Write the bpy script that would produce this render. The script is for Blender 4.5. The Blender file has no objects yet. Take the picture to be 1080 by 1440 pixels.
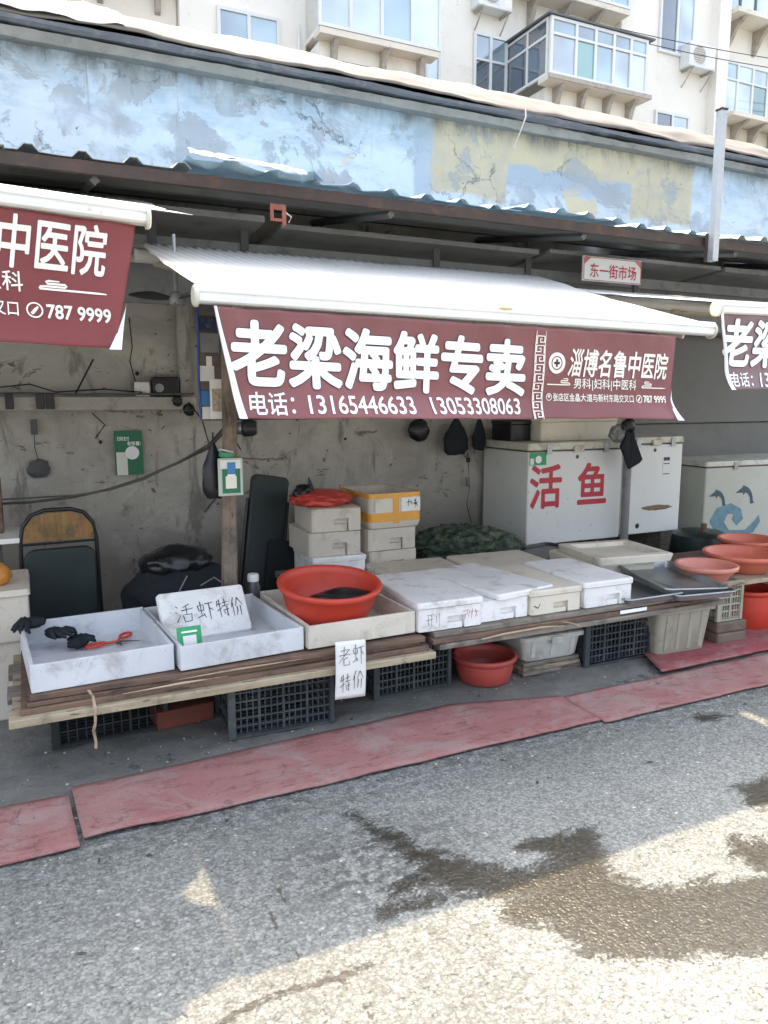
import bpy, bmesh, math, random
import numpy as np
from mathutils import Vector, Matrix, noise
R = math.radians
random.seed(7)
SC = bpy.context.scene
COL = SC.collection

# ------------------------------------------------------------------ camera, sky, sun, exposure
cam_d = bpy.data.cameras.new('camera'); cam = bpy.data.objects.new('camera', cam_d); COL.objects.link(cam)
PITCH = math.atan2(160, 1060); YAW = R(25.4)
cam.location = (0, 0, 1.6); cam.rotation_euler = (R(90) - PITCH, 0, -YAW)
cam_d.sensor_fit = 'VERTICAL'; cam_d.sensor_height = 36; cam_d.lens = 36 * 1060 / 1440
cam_d.clip_start = 0.05; cam_d.clip_end = 1500
SC.camera = cam
SUN_AZ, SUN_EL = R(9), R(60.2)            # azimuth clockwise from +Y
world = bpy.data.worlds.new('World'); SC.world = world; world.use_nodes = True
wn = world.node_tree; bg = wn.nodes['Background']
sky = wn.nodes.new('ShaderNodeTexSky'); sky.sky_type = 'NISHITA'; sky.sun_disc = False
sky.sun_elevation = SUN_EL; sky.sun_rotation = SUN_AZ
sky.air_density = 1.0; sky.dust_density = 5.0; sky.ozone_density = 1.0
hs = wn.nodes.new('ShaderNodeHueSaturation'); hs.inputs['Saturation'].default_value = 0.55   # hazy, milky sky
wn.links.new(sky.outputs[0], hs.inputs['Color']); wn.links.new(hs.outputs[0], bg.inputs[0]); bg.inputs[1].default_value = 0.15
sun_d = bpy.data.lights.new('sun', 'SUN'); sun = bpy.data.objects.new('sun', sun_d); COL.objects.link(sun)
sun_d.energy = 2.0; sun_d.angle = R(0.6); sun_d.color = (0.90, 0.70, 0.46)
sdir = Vector((math.sin(SUN_AZ) * math.cos(SUN_EL), math.cos(SUN_AZ) * math.cos(SUN_EL), math.sin(SUN_EL)))
sun.rotation_euler = sdir.to_track_quat('Z', 'Y').to_euler(); sun.location = (20, 18, 20)
SC.view_settings.view_transform = 'Standard'; SC.view_settings.look = 'None'
SC.view_settings.gamma = 1; SC.view_settings.use_curve_mapping = False
SC.view_settings.exposure = 2.3
SC.cycles.max_bounces = 8; SC.cycles.diffuse_bounces = 5

# ------------------------------------------------------------------ node helpers
class NT:
    def __init__(s, name):
        s.m = bpy.data.materials.new(name); s.m.use_nodes = True
        s.t = s.m.node_tree; s.b = s.t.nodes['Principled BSDF']; s.out = s.t.nodes['Material Output']
        tc = s.n('ShaderNodeTexCoord'); oi = s.n('ShaderNodeObjectInfo')
        s.obj = tc.outputs['Object']; s.rnd = oi.outputs['Random']
        sh = s.vm('ADD', s.obj, s.comb(s.math('MULTIPLY', s.rnd, 31.7), s.math('MULTIPLY', s.rnd, 17.3), s.math('MULTIPLY', s.rnd, 23.1)))
        s.co = sh
    def n(s, t): return s.t.nodes.new(t)
    def put(s, inp, v):
        if v is None: return
        if hasattr(v, 'is_output') or isinstance(v, bpy.types.NodeSocket): s.t.links.new(v, inp)
        elif isinstance(v, (tuple, list)):
            v = tuple(v)
            if inp.type == 'RGBA' and len(v) == 3: v = v + (1,)
            inp.default_value = v
        else:
            if inp.type in ('RGBA',): inp.default_value = (v, v, v, 1)
            elif inp.type == 'VECTOR': inp.default_value = (v, v, v)
            else: inp.default_value = v
    def math(s, op, a, b=None, c=None, clamp=False):
        n = s.n('ShaderNodeMath'); n.operation = op; n.use_clamp = clamp
        s.put(n.inputs[0], a); s.put(n.inputs[1], b); s.put(n.inputs[2], c); return n.outputs[0]
    def vm(s, op, a, b=None):
        n = s.n('ShaderNodeVectorMath'); n.operation = op
        s.put(n.inputs[0], a); s.put(n.inputs[1], b); return n.outputs[0]
    def comb(s, x, y, z):
        n = s.n('ShaderNodeCombineXYZ'); s.put(n.inputs[0], x); s.put(n.inputs[1], y); s.put(n.inputs[2], z); return n.outputs[0]
    def sep(s, v):
        n = s.n('ShaderNodeSeparateXYZ'); s.put(n.inputs[0], v); return n.outputs
    def noise(s, scale, detail=5, rough=0.6, dist=0, co=None, stretch=None):
        co = co or s.co
        if stretch: co = s.vm('MULTIPLY', co, stretch)
        n = s.n('ShaderNodeTexNoise'); s.put(n.inputs['Vector'], co)
        n.inputs['Scale'].default_value = scale; n.inputs['Detail'].default_value = detail
        n.inputs['Roughness'].default_value = rough; n.inputs['Distortion'].default_value = dist
        return n.outputs[0]
    def voro(s, scale, feature='F1', out='Distance', co=None, stretch=None):
        co = co or s.co
        if stretch: co = s.vm('MULTIPLY', co, stretch)
        n = s.n('ShaderNodeTexVoronoi'); n.feature = feature; s.put(n.inputs['Vector'], co); n.inputs['Scale'].default_value = scale
        return n.outputs[out]
    def ramp(s, v, lo, hi, a=0.0, b=1.0):
        n = s.n('ShaderNodeMapRange'); n.clamp = True; n.interpolation_type = 'SMOOTHSTEP'
        s.put(n.inputs[0], v); s.put(n.inputs[1], lo); s.put(n.inputs[2], hi); s.put(n.inputs[3], a); s.put(n.inputs[4], b)
        return n.outputs[0]
    def mix(s, f, a, b, mode='MIX'):
        n = s.n('ShaderNodeMix'); n.data_type = 'RGBA'; n.blend_type = mode
        s.put(n.inputs[0], f); s.put(n.inputs[6], a); s.put(n.inputs[7], b); return n.outputs[2]
    def bump(s, h, strength, dist=0.01, prev=None):
        n = s.n('ShaderNodeBump'); n.inputs['Strength'].default_value = strength; n.inputs['Distance'].default_value = dist
        s.put(n.inputs['Height'], h)
        if prev is not None: s.put(n.inputs['Normal'], prev)
        s.t.links.new(n.outputs[0], s.b.inputs['Normal']); return n.outputs[0]
    def base(s, c): s.put(s.b.inputs['Base Color'], c)
    def rough(s, c): s.put(s.b.inputs['Roughness'], c)

def mat(name, col, rough=0.6, var=0.15, vs=3.0, dirt=None, damt=0.5, ds=4.0, bump=0.15, bs=60, metal=0.0, spec=0.5, thr=0.5, sheen=0, alpha=None):
    t = NT(name)
    n1 = t.noise(vs, 4, 0.6)
    f = t.ramp(n1, 0.25, 0.75, 1 - var, 1 + var)
    c = t.mix(1.0, col, t.comb(f, f, f), 'MULTIPLY')
    if dirt:
        d = t.ramp(t.noise(ds, 7, 0.7, 0.4), thr, thr + 0.22, 0, damt)
        c = t.mix(d, c, dirt)
        d2 = t.ramp(t.noise(ds * 9, 3, 0.6), 0.66, 0.72, 0, damt * 0.8)
        c = t.mix(d2, c, dirt)
    t.base(c); t.rough(t.ramp(n1, 0.2, 0.8, max(0.04, rough - 0.08), min(1, rough + 0.08)))
    t.b.inputs['Metallic'].default_value = metal; t.b.inputs['Specular IOR Level'].default_value = spec
    if bump: t.bump(t.noise(bs, 4, 0.6), bump, 0.004)
    return t.m

def woodmat(name, col, col2, rough=0.8, axis=0, dirt=(0.03, 0.025, 0.02), damt=0.6):
    t = NT(name)
    st = [14, 14, 14]; st[axis] = 1.0
    g = t.noise(3.0, 6, 0.65, 0.6, stretch=tuple(st))
    c = t.mix(t.ramp(g, 0.3, 0.7), col, col2)
    d = t.ramp(t.noise(5, 6, 0.7), 0.48, 0.68, 0, damt); c = t.mix(d, c, dirt)
    d2 = t.ramp(t.noise(22, 4, 0.6, stretch=tuple(0.3 if i == axis else 1.5 for i in range(3))), 0.60, 0.66, 0, 0.7); c = t.mix(d2, c, dirt)
    t.base(c); t.rough(rough); t.bump(g, 0.5, 0.004); return t.m

MT = {}
MT['white_foam'] = mat('white_foam', (0.79, 0.79, 0.775), 0.6, 0.08, 3, (0.32, 0.28, 0.22), 0.65, 7, 0.7, 110, thr=0.50)
MT['cream_foam'] = mat('cream_foam', (0.66, 0.61, 0.51), 0.6, 0.08, 3, (0.25, 0.21, 0.15), 0.55, 5, 0.25, 160, thr=0.53)
MT['old_foam'] = mat('old_foam', (0.58, 0.53, 0.45), 0.65, 0.10, 3, (0.17, 0.14, 0.10), 0.6, 6, 0.3, 140)
MT['tray_white'] = mat('tray_white', (0.60, 0.62, 0.65), 0.5, 0.10, 2.5, (0.26, 0.24, 0.23), 0.6, 7, 0.15, 60, thr=0.50)
MT['tray_cream'] = mat('tray_cream', (0.62, 0.58, 0.49), 0.6, 0.08, 3, (0.28, 0.24, 0.17), 0.55, 7, 0.2, 60)
MT['red_plastic'] = mat('red_plastic', (0.56, 0.055, 0.03), 0.42, 0.08, 3, (0.30, 0.05, 0.035), 0.45, 7, 0.08, 30)
MT['dark_red_plastic'] = mat('dark_red_plastic', (0.40, 0.065, 0.05), 0.45, 0.1, 3, (0.18, 0.06, 0.05), 0.5, 7, 0.08, 30)
MT['pink_plastic'] = mat('pink_plastic', (0.60, 0.23, 0.17), 0.4, 0.08, 3, (0.45, 0.18, 0.12), 0.4, 7, 0.05, 30)
MT['orange_plastic'] = mat('orange_plastic', (0.58, 0.155, 0.095), 0.4, 0.08, 3, (0.45, 0.12, 0.08), 0.4, 7, 0.05, 30)
MT['grey_crate'] = mat('grey_crate', (0.045, 0.056, 0.062), 0.5, 0.15, 4, (0.16, 0.155, 0.14), 0.5, 8, 0.1, 60)
MT['black_crate'] = mat('black_crate', (0.018, 0.02, 0.022), 0.55, 0.15, 4, (0.05, 0.05, 0.045), 0.4, 8, 0.1, 60)
MT['bin_beige'] = mat('bin_beige', (0.36, 0.345, 0.27), 0.55, 0.1, 4, (0.16, 0.14, 0.09), 0.6, 6, 0.15, 50)
MT['bin_white'] = mat('bin_white', (0.56, 0.56, 0.52), 0.5, 0.1, 4, (0.24, 0.22, 0.17), 0.55, 7, 0.15, 50)
MT['black_plastic'] = mat('black_plastic', (0.012, 0.013, 0.015), 0.38, 0.2, 6, None, bump=0.25, bs=40)
MT['black_bag'] = mat('black_bag', (0.010, 0.011, 0.013), 0.32, 0.2, 6, None, bump=0.8, bs=25)
MT['dark_cloth'] = mat('dark_cloth', (0.022, 0.026, 0.03), 0.85, 0.2, 5, None, bump=0.5, bs=90, spec=0.2)
MT['green_dark_vinyl'] = mat('green_dark_vinyl', (0.014, 0.026, 0.027), 0.5, 0.2, 4, (0.04, 0.045, 0.04), 0.4, 6, 0.15, 60)
MT['freezer'] = mat('freezer', (0.70, 0.71, 0.68), 0.38, 0.04, 2, (0.26, 0.21, 0.14), 0.55, 3.2, 0.03, 20, thr=0.60)
MT['freezer_old'] = mat('freezer_old', (0.50, 0.51, 0.44), 0.42, 0.06, 2, (0.24, 0.20, 0.13), 0.5, 3.0, 0.03, 20, thr=0.58)
MT['freezer_lid'] = mat('freezer_lid', (0.62, 0.60, 0.50), 0.45, 0.08, 4, (0.20, 0.16, 0.10), 0.7, 7, 0.05, 40, thr=0.48)
MT['steel'] = mat('steel', (0.34, 0.36, 0.37), 0.34, 0.15, 5, (0.10, 0.10, 0.09), 0.5, 7, 0.05, 30, metal=0.75)
MT['dark_steel'] = mat('dark_steel', (0.09, 0.095, 0.10), 0.4, 0.2, 5, (0.05, 0.05, 0.045), 0.5, 7, 0.1, 30, metal=0.6)
MT['galvanised'] = mat('galvanised', (0.38, 0.40, 0.41), 0.5, 0.12, 6, (0.16, 0.10, 0.06), 0.7, 5, 0.1, 60, metal=0.5, thr=0.52)
MT['rust_beam'] = mat('rust_beam', (0.042, 0.030, 0.026), 0.75, 0.25, 6, (0.15, 0.07, 0.035), 0.5, 9, 0.4, 60)
MT['grey_paint'] = mat('grey_paint', (0.22, 0.225, 0.22), 0.7, 0.15, 3, (0.08, 0.08, 0.075), 0.6, 5, 0.2, 60)
MT['dark_grey'] = mat('dark_grey', (0.10, 0.105, 0.105), 0.75, 0.15, 3, (0.04, 0.04, 0.04), 0.5, 5, 0.2, 60)
MT['white_metal'] = mat('white_metal', (0.80, 0.79, 0.76), 0.4, 0.04, 4, (0.45, 0.36, 0.2), 0.5, 5, 0.03, 40, thr=0.62)
MT['beige_metal'] = mat('beige_metal', (0.50, 0.47, 0.38), 0.5, 0.1, 4, (0.2, 0.15, 0.09), 0.5, 6, 0.1, 40)
MT['blue_sheet'] = mat('blue_sheet', (0.26, 0.42, 0.55), 0.45, 0.15, 3, (0.50, 0.52, 0.50), 0.6, 3, 0.15, 50, thr=0.5)
MT['grey_sheet'] = mat('grey_sheet', (0.24, 0.28, 0.30), 0.5, 0.15, 3, (0.12, 0.11, 0.10), 0.6, 4, 0.15, 50)
MT['tarp_pale'] = mat('tarp_pale', (0.17, 0.15, 0.13), 0.8, 0.2, 2, (0.11, 0.10, 0.09), 0.6, 3, 0.5, 14)
MT['coping'] = mat('coping', (0.24, 0.24, 0.22), 0.85, 0.2, 3, (0.07, 0.075, 0.08), 0.7, 4, 0.6, 30)
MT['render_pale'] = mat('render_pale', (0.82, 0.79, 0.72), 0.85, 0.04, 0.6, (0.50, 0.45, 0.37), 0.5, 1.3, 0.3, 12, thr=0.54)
MT['cream_render'] = mat('render_cream', (0.72, 0.67, 0.58), 0.85, 0.06, 0.8, (0.38, 0.32, 0.25), 0.5, 1.2, 0.2, 20, thr=0.54)  # cream render, darker than the pale walls, for slabs, sills and bay panels
MT['alu'] = mat('alu', (0.70, 0.72, 0.72), 0.4, 0.05, 1, None, bump=0)
MT['bracket'] = mat('bracket', (0.42, 0.38, 0.33), 0.8, 0.2, 4, (0.10, 0.07, 0.05), 0.6, 4, 0.1, 20)
MT['dark_frame'] = mat('dark_frame', (0.10, 0.11, 0.12), 0.5, 0.1, 2, None, bump=0)
MT['paper'] = mat('paper', (0.76, 0.76, 0.72), 0.7, 0.03, 4, (0.55, 0.53, 0.48), 0.3, 6, 0.05, 40, thr=0.58)
MT['print_white'] = mat('print_white', (0.88, 0.90, 0.90), 0.5, 0.02, 4, None, bump=0)
MT['print_cream'] = mat('print_cream', (0.84, 0.80, 0.70), 0.5, 0.02, 4, None, bump=0)
MT['print_dark'] = mat('print_dark', (0.03, 0.018, 0.018), 0.6, 0.02, 4, None, bump=0)
MT['ink'] = mat('ink', (0.012, 0.012, 0.014), 0.6, 0.02, 4, None, bump=0)
MT['red_ink'] = mat('red_ink', (0.50, 0.03, 0.05), 0.5, 0.08, 8, None, bump=0)
MT['green_card'] = mat('green_card', (0.02, 0.30, 0.11), 0.35, 0.05, 4, None, bump=0)
MT['green_poster'] = mat('green_poster', (0.015, 0.17, 0.075), 0.5, 0.1, 4, (0.1, 0.1, 0.09), 0.3, 8, 0.1, 40)
MT['blue_print'] = mat('blue_print', (0.05, 0.20, 0.45), 0.4, 0.1, 4, None, bump=0)
MT['navy'] = mat('navy', (0.02, 0.03, 0.09), 0.6, 0.2, 8, (0.25, 0.25, 0.3), 0.5, 30, 0.1, 40)
MT['clear'] = mat('clear_plastic', (0.45, 0.50, 0.46), 0.15, 0.1, 4, None, bump=0.05, bs=30)
MT['tape'] = mat('tape', (0.72, 0.34, 0.05), 0.25, 0.08, 5, None, bump=0.1, bs=20)
MT['red_bag'] = mat('red_bag', (0.52, 0.06, 0.045), 0.4, 0.15, 5, None, bump=0.8, bs=25)
MT['ochre_wood'] = woodmat('ochre_wood', (0.30, 0.17, 0.05), (0.20, 0.10, 0.03), 0.5, 2)
MT['pale_wood'] = woodmat('pale_wood', (0.42, 0.36, 0.25), (0.30, 0.24, 0.155), 0.85, 0)
MT['grey_wood'] = woodmat('grey_wood', (0.26, 0.23, 0.19), (0.15, 0.125, 0.10), 0.9, 0)
MT['brown_wood'] = woodmat('brown_wood', (0.20, 0.125, 0.085), (0.11, 0.07, 0.05), 0.8, 0)
MT['pole_wood'] = woodmat('pole_wood', (0.26, 0.205, 0.155), (0.17, 0.13, 0.10), 0.85, 2)
MT['veneer'] = woodmat('veneer', (0.46, 0.36, 0.25), (0.34, 0.25, 0.16), 0.8, 0)
MT['orange_toy'] = mat('orange_toy', (0.5, 0.2, 0.03), 0.5, 0.2, 10, None, bump=0.3, bs=40)
MT['brick_red'] = mat('brick_red', (0.16, 0.045, 0.03), 0.9, 0.2, 8, (0.05, 0.04, 0.035), 0.5, 12, 0.4, 60)

def glass(name, col, rough=0.06):
    t = NT(name); n = t.noise(0.7, 2, 0.5)
    f = t.ramp(n, 0.3, 0.7, 0.6, 1.35)
    t.base(t.mix(1.0, col, t.comb(f, f, f), 'MULTIPLY')); t.rough(rough)
    t.b.inputs['Specular IOR Level'].default_value = 1.0; t.b.inputs['IOR'].default_value = 1.9
    return t.m
MT['glass_blue'] = glass('glass_blue', (0.26, 0.38, 0.46))
MT['glass_dark'] = glass('glass_dark', (0.06, 0.09, 0.12))
MT['glass_pale'] = glass('glass_pale', (0.45, 0.56, 0.62))
MT['glass_green'] = glass('glass_green', (0.10, 0.26, 0.24))

def translucent(name, col, amt=0.35, rough=0.5, var=0.06, dirt=None, bumps=(6, 0.3), spec=0.4):
    t = NT(name)
    f = t.ramp(t.noise(2.2, 4, 0.6), 0.25, 0.75, 1 - var, 1 + var)
    c = t.mix(1.0, col, t.comb(f, f, f), 'MULTIPLY')
    if dirt: c = t.mix(t.ramp(t.noise(5, 6, 0.7), 0.58, 0.75, 0, 0.5), c, dirt)
    t.base(c); t.rough(rough); t.b.inputs['Specular IOR Level'].default_value = spec
    t.bump(t.noise(bumps[0], 3, 0.5), bumps[1], 0.01)
    tr = t.n('ShaderNodeBsdfTranslucent'); t.put(tr.inputs[0], c)
    mx = t.n('ShaderNodeMixShader'); mx.inputs[0].default_value = amt
    t.t.links.new(t.b.outputs[0], mx.inputs[1]); t.t.links.new(tr.outputs[0], mx.inputs[2]); t.t.links.new(mx.outputs[0], t.out.inputs[0])
    return t.m
MT['banner'] = translucent('banner_vinyl', (0.27, 0.092, 0.092), 0.22, 0.38, 0.10, bumps=(7, 1.0), spec=0.6)
MT['banner_red'] = translucent('banner_vinyl_red', (0.33, 0.075, 0.075), 0.40, 0.40, 0.10, bumps=(7, 0.9), spec=0.5)
MT['banner_grey'] = translucent('banner_vinyl_faded', (0.27, 0.17, 0.175), 0.22, 0.40, 0.10, bumps=(7, 1.0), spec=0.6)
MT['awning_fabric'] = translucent('awning_fabric', (0.76, 0.74, 0.69), 0.22, 0.6, 0.07, (0.42, 0.36, 0.27))

# ---- blue plastered parapet
def parapet_mat():
    t = NT('blue_plaster'); t.co = t.obj
    x, y, z = t.sep(t.obj)
    n_big = t.noise(1.1, 5, 0.6); n_mid = t.noise(4, 7, 0.7, 0.4); n_s = t.noise(14, 6, 0.7)
    streak = t.noise(3.0, 6, 0.7, 0.3, stretch=(1, 1, 3.2))
    blue = t.mix(t.ramp(n_mid, 0.3, 0.7), (0.35, 0.47, 0.57), (0.51, 0.59, 0.64))
    wash = t.ramp(t.math('ADD', t.math('MULTIPLY', t.math('SUBTRACT', 3.72, z), 1.5), t.math('MULTIPLY', streak, 1.5)), 0.75, 1.35)
    c = t.mix(t.math('MULTIPLY', wash, 0.75), blue, (0.62, 0.70, 0.76))
    # yellow painted panel with ragged edges
    jx = t.math('ADD', x, t.math('MULTIPLY', t.math('SUBTRACT', n_s, 0.5), 0.10)); jz = t.math('ADD', z, t.math('MULTIPLY', t.math('SUBTRACT', n_mid, 0.5), 0.25))
    box = lambda X0, X1, Z0, Z1, e=0.02: t.math('MULTIPLY', t.math('MULTIPLY', t.ramp(jx, X0 - e, X0 + e), t.ramp(jx, X1 + e, X1 - e)), t.math('MULTIPLY', t.ramp(jz, Z0 - e, Z0 + e), t.ramp(jz, Z1 + e, Z1 - e)))
    yel = box(3.08, 5.93, 3.24, 3.90, 0.03)
    c = t.mix(yel, c, t.mix(t.ramp(n_mid, 0.3, 0.75), (0.56, 0.50, 0.34), (0.46, 0.43, 0.34)))
    bl2 = box(3.80, 5.16, 3.02, 3.54)
    c = t.mix(bl2, c, t.mix(t.ramp(z, 3.28, 3.44), (0.55, 0.62, 0.68), (0.36, 0.43, 0.50)))
    edge = box(2.92, 3.09, 3.1, 3.8); c = t.mix(t.math('MULTIPLY', edge, 0.6), c, (0.30, 0.36, 0.42))
    yb = t.math('MULTIPLY', t.ramp(t.noise(2.6, 3, 0.5), 0.60, 0.64), t.math('MULTIPLY', t.ramp(z, 3.5, 3.3), t.ramp(x, 1.9, 2.3))); c = t.mix(t.math('MULTIPLY', yb, 0.75), c, (0.62, 0.50, 0.27))
    # grey plaster where paint fell off, hazy grime and cracks
    peel = t.math('MULTIPLY', t.ramp(t.noise(1.9, 7, 0.68, 0.5), 0.53, 0.57), t.ramp(n_big, 0.40, 0.50)); c = t.mix(t.math('MULTIPLY', peel, 0.75), c, (0.33, 0.36, 0.38))
    gr = t.ramp(t.noise(2.3, 8, 0.72, 0.8, stretch=(1, 1, 2.2)), 0.50, 0.72, 0, 0.6); c = t.mix(gr, c, (0.30, 0.33, 0.35))
    top = t.math('MULTIPLY', t.ramp(z, 3.60, 3.84), t.ramp(t.noise(5, 6, 0.7, stretch=(1, 1, 0.3)), 0.38, 0.68)); c = t.mix(t.math('MULTIPLY', top, 0.9), c, (0.13, 0.145, 0.15))
    drip = t.math('MULTIPLY', t.ramp(z, 3.25, 3.8), t.ramp(t.noise(7, 4, 0.6, stretch=(1, 1, 0.12)), 0.62, 0.70)); c = t.mix(t.math('MULTIPLY', drip, 0.6), c, (0.12, 0.14, 0.15))
    spots = t.ramp(t.noise(11, 5, 0.62, 0.6), 0.695, 0.715); c = t.mix(spots, c, (0.035, 0.04, 0.05))
    cr = t.ramp(t.voro(1.7, 'DISTANCE_TO_EDGE', co=t.vm('ADD', t.obj, t.comb(t.math('MULTIPLY', n_mid, 0.5), 0, t.math('MULTIPLY', n_s, 0.3)))), 0.0, 0.012, 1, 0)
    cr = t.math('MULTIPLY', cr, t.ramp(n_big, 0.5, 0.6)); c = t.mix(t.math('MULTIPLY', cr, 0.7), c, (0.10, 0.12, 0.13))
    t.base(c); t.rough(0.8)
    h = t.math('SUBTRACT', t.math('MULTIPLY', n_mid, 0.6), t.math('ADD', t.math('MULTIPLY', peel, 0.25), t.math('MULTIPLY', cr, 0.3)))
    t.bump(h, 0.7, 0.02); return t.m
MT['parapet'] = parapet_mat()

def grey_wall_mat():
    t = NT('grey_wall'); t.co = t.obj
    x, y, z = t.sep(t.obj)
    n_mid = t.noise(2.2, 7, 0.7, 0.5); n_s = t.noise(10, 6, 0.7)
    c = t.mix(t.ramp(n_mid, 0.3, 0.72), (0.52, 0.495, 0.44), (0.33, 0.31, 0.275))
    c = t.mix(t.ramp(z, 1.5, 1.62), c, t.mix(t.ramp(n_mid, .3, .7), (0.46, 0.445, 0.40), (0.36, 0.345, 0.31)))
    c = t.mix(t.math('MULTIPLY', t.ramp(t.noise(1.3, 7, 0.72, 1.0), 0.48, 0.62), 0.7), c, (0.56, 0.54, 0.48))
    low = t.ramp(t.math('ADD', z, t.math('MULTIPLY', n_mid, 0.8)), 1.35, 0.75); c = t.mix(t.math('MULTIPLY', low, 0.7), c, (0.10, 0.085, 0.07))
    sp = t.ramp(t.noise(13, 3, 0.55, 0.4), 0.68, 0.71); c = t.mix(t.math('MULTIPLY', sp, 0.8), c, (0.07, 0.05, 0.045))
    st = t.ramp(t.noise(5, 6, 0.7, 0.5, stretch=(1, 1, 0.3)), 0.54, 0.66); c = t.mix(t.math('MULTIPLY', st, 0.6), c, (0.11, 0.10, 0.09))
    s2 = t.ramp(t.noise(3.5, 6, 0.75, 1.5, stretch=(0.6, 1, 1.4)), 0.60, 0.64); c = t.mix(t.math('MULTIPLY', s2, 0.7), c, (0.09, 0.065, 0.05))
    t.base(c); t.rough(0.85); t.bump(t.math('ADD', n_mid, t.math('MULTIPLY', n_s, 0.4)), 0.5, 0.015); return t.m
MT['grey_wall'] = grey_wall_mat()

def asphalt_mat():
    t = NT('asphalt'); t.co = t.obj
    at = t.n('ShaderNodeAttribute'); at.attribute_name = 'marks'
    wet_a, dirt_a, crack_a = t.sep(at.outputs['Vector'])
    warp = t.noise(30, 3, 0.6)
    co = t.vm('ADD', t.obj, t.comb(t.math('MULTIPLY', warp, 0.02), t.math('MULTIPLY', warp, -0.015), 0))
    cell = t.voro(95, 'F1', 'Distance', co=co); cellc = t.voro(95, 'F1', 'Color', co=co)
    v = t.sep(cellc)[0]
    fine = t.noise(260, 3, 0.7); mid = t.noise(22, 6, 0.7); big = t.noise(1.2, 5, 0.6)
    stone = t.ramp(v, 0.0, 1.0, 0.17, 0.275)
    stone = t.math('MULTIPLY', stone, t.ramp(big, 0.3, 0.7, 0.92, 1.08))
    c = t.mix(1.0, (0.95, 1.0, 0.945), t.comb(stone, stone, stone), 'MULTIPLY')
    gap = t.ramp(t.math('ADD', cell, t.math('MULTIPLY', t.math('SUBTRACT', mid, 0.5), 0.5)), 0.48, 0.72)
    c = t.mix(t.math('MULTIPLY', gap, 0.42), c, (0.055, 0.054, 0.052))
    pit = t.ramp(t.noise(62, 3, 0.6, 0.8, stretch=(0.8, 1.3, 1)), 0.60, 0.67); c = t.mix(t.math('MULTIPLY', pit, 0.75), c, (0.05, 0.05, 0.048))
    pale = t.ramp(t.noise(85, 2, 0.5, 0.3), 0.60, 0.70); c = t.mix(t.math('MULTIPLY', pale, 0.45), c, (0.33, 0.325, 0.30))
    white = t.ramp(v, 0.994, 0.996); c = t.mix(t.math('MULTIPLY', white, 0.7), c, (0.50, 0.49, 0.46))
    streak = t.ramp(t.noise(6, 7, 0.75, 1.2, stretch=(0.5, 3.0, 1)), 0.52, 0.66)
    d = t.math('MULTIPLY', dirt_a, t.ramp(t.math('ADD', mid, t.math('MULTIPLY', streak, 0.25)), 0.42, 0.62)); c = t.mix(t.math('MULTIPLY', d, 0.8), c, (0.05, 0.05, 0.048))
    wn_ = t.math('ADD', wet_a, t.math('MULTIPLY', t.math('SUBTRACT', t.noise(9, 8, 0.78, 0.8, stretch=(0.8, 1.5, 1)), 0.5), 1.5))
    wn_ = t.math('ADD', wn_, t.math('MULTIPLY', t.math('SUBTRACT', t.noise(80, 3, 0.7), 0.5), 0.9))
    wet = t.ramp(wn_, 0.40, 0.62)
    c = t.mix(t.math('MULTIPLY', wet, 1.0), c, t.mix(1.0, c, (0.19, 0.168, 0.13), 'MULTIPLY'))
    cn = t.ramp(t.math('ADD', crack_a, t.math('MULTIPLY', t.math('SUBTRACT', t.noise(32, 6, 0.75), 0.5), 2.0)), 0.55, 0.80); c = t.mix(t.math('MULTIPLY', cn, 0.75), c, (0.05, 0.04, 0.03))
    t.base(c); t.rough(t.math('SUBTRACT', 0.82, t.math('MULTIPLY', wet, 0.50)))
    t.put(t.b.inputs['Specular IOR Level'], t.math('ADD', 0.30, t.math('MULTIPLY', wet, 0.22)))
    h = t.math('SUBTRACT', t.math('ADD', t.math('MULTIPLY', t.math('SUBTRACT', 1.0, cell), t.math('ADD', 0.5, v)), t.math('MULTIPLY', fine, 0.25)), t.math('ADD', t.math('MULTIPLY', pit, 0.8), t.math('MULTIPLY', cn, 1.0)))
    dry = t.math('SUBTRACT', 1.0, t.math('MULTIPLY', wet, 0.55))
    b1 = t.bump(t.math('MULTIPLY', mid, dry), 0.45, 0.010)
    t.bump(t.math('MULTIPLY', h, dry), 0.7, 0.0042, b1); return t.m
MT['asphalt'] = asphalt_mat()

def concrete_mat():
    t = NT('concrete'); t.co = t.obj
    m = t.noise(3, 7, 0.7, 0.5); f = t.noise(40, 5, 0.7)
    c = t.mix(t.ramp(m, 0.3, 0.7), (0.21, 0.205, 0.185), (0.13, 0.128, 0.118))
    c = t.mix(t.ramp(f, 0.58, 0.72, 0, 0.6), c, (0.05, 0.05, 0.047))
    c = t.mix(t.ramp(t.noise(8, 6, 0.7, 1.0, stretch=(0.5, 2, 1)), 0.6, 0.68, 0, 0.6), c, (0.04, 0.04, 0.038))
    c = t.mix(t.ramp(t.noise(55, 2, 0.5), 0.73, 0.75, 0, 0.8), c, (0.45, 0.44, 0.40))
    t.base(c); t.rough(t.ramp(m, 0.3, 0.7, 0.6, 0.9)); t.bump(t.math('ADD', m, t.math('MULTIPLY', f, 0.5)), 0.9, 0.012); return t.m
MT['concrete'] = concrete_mat()

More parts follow.
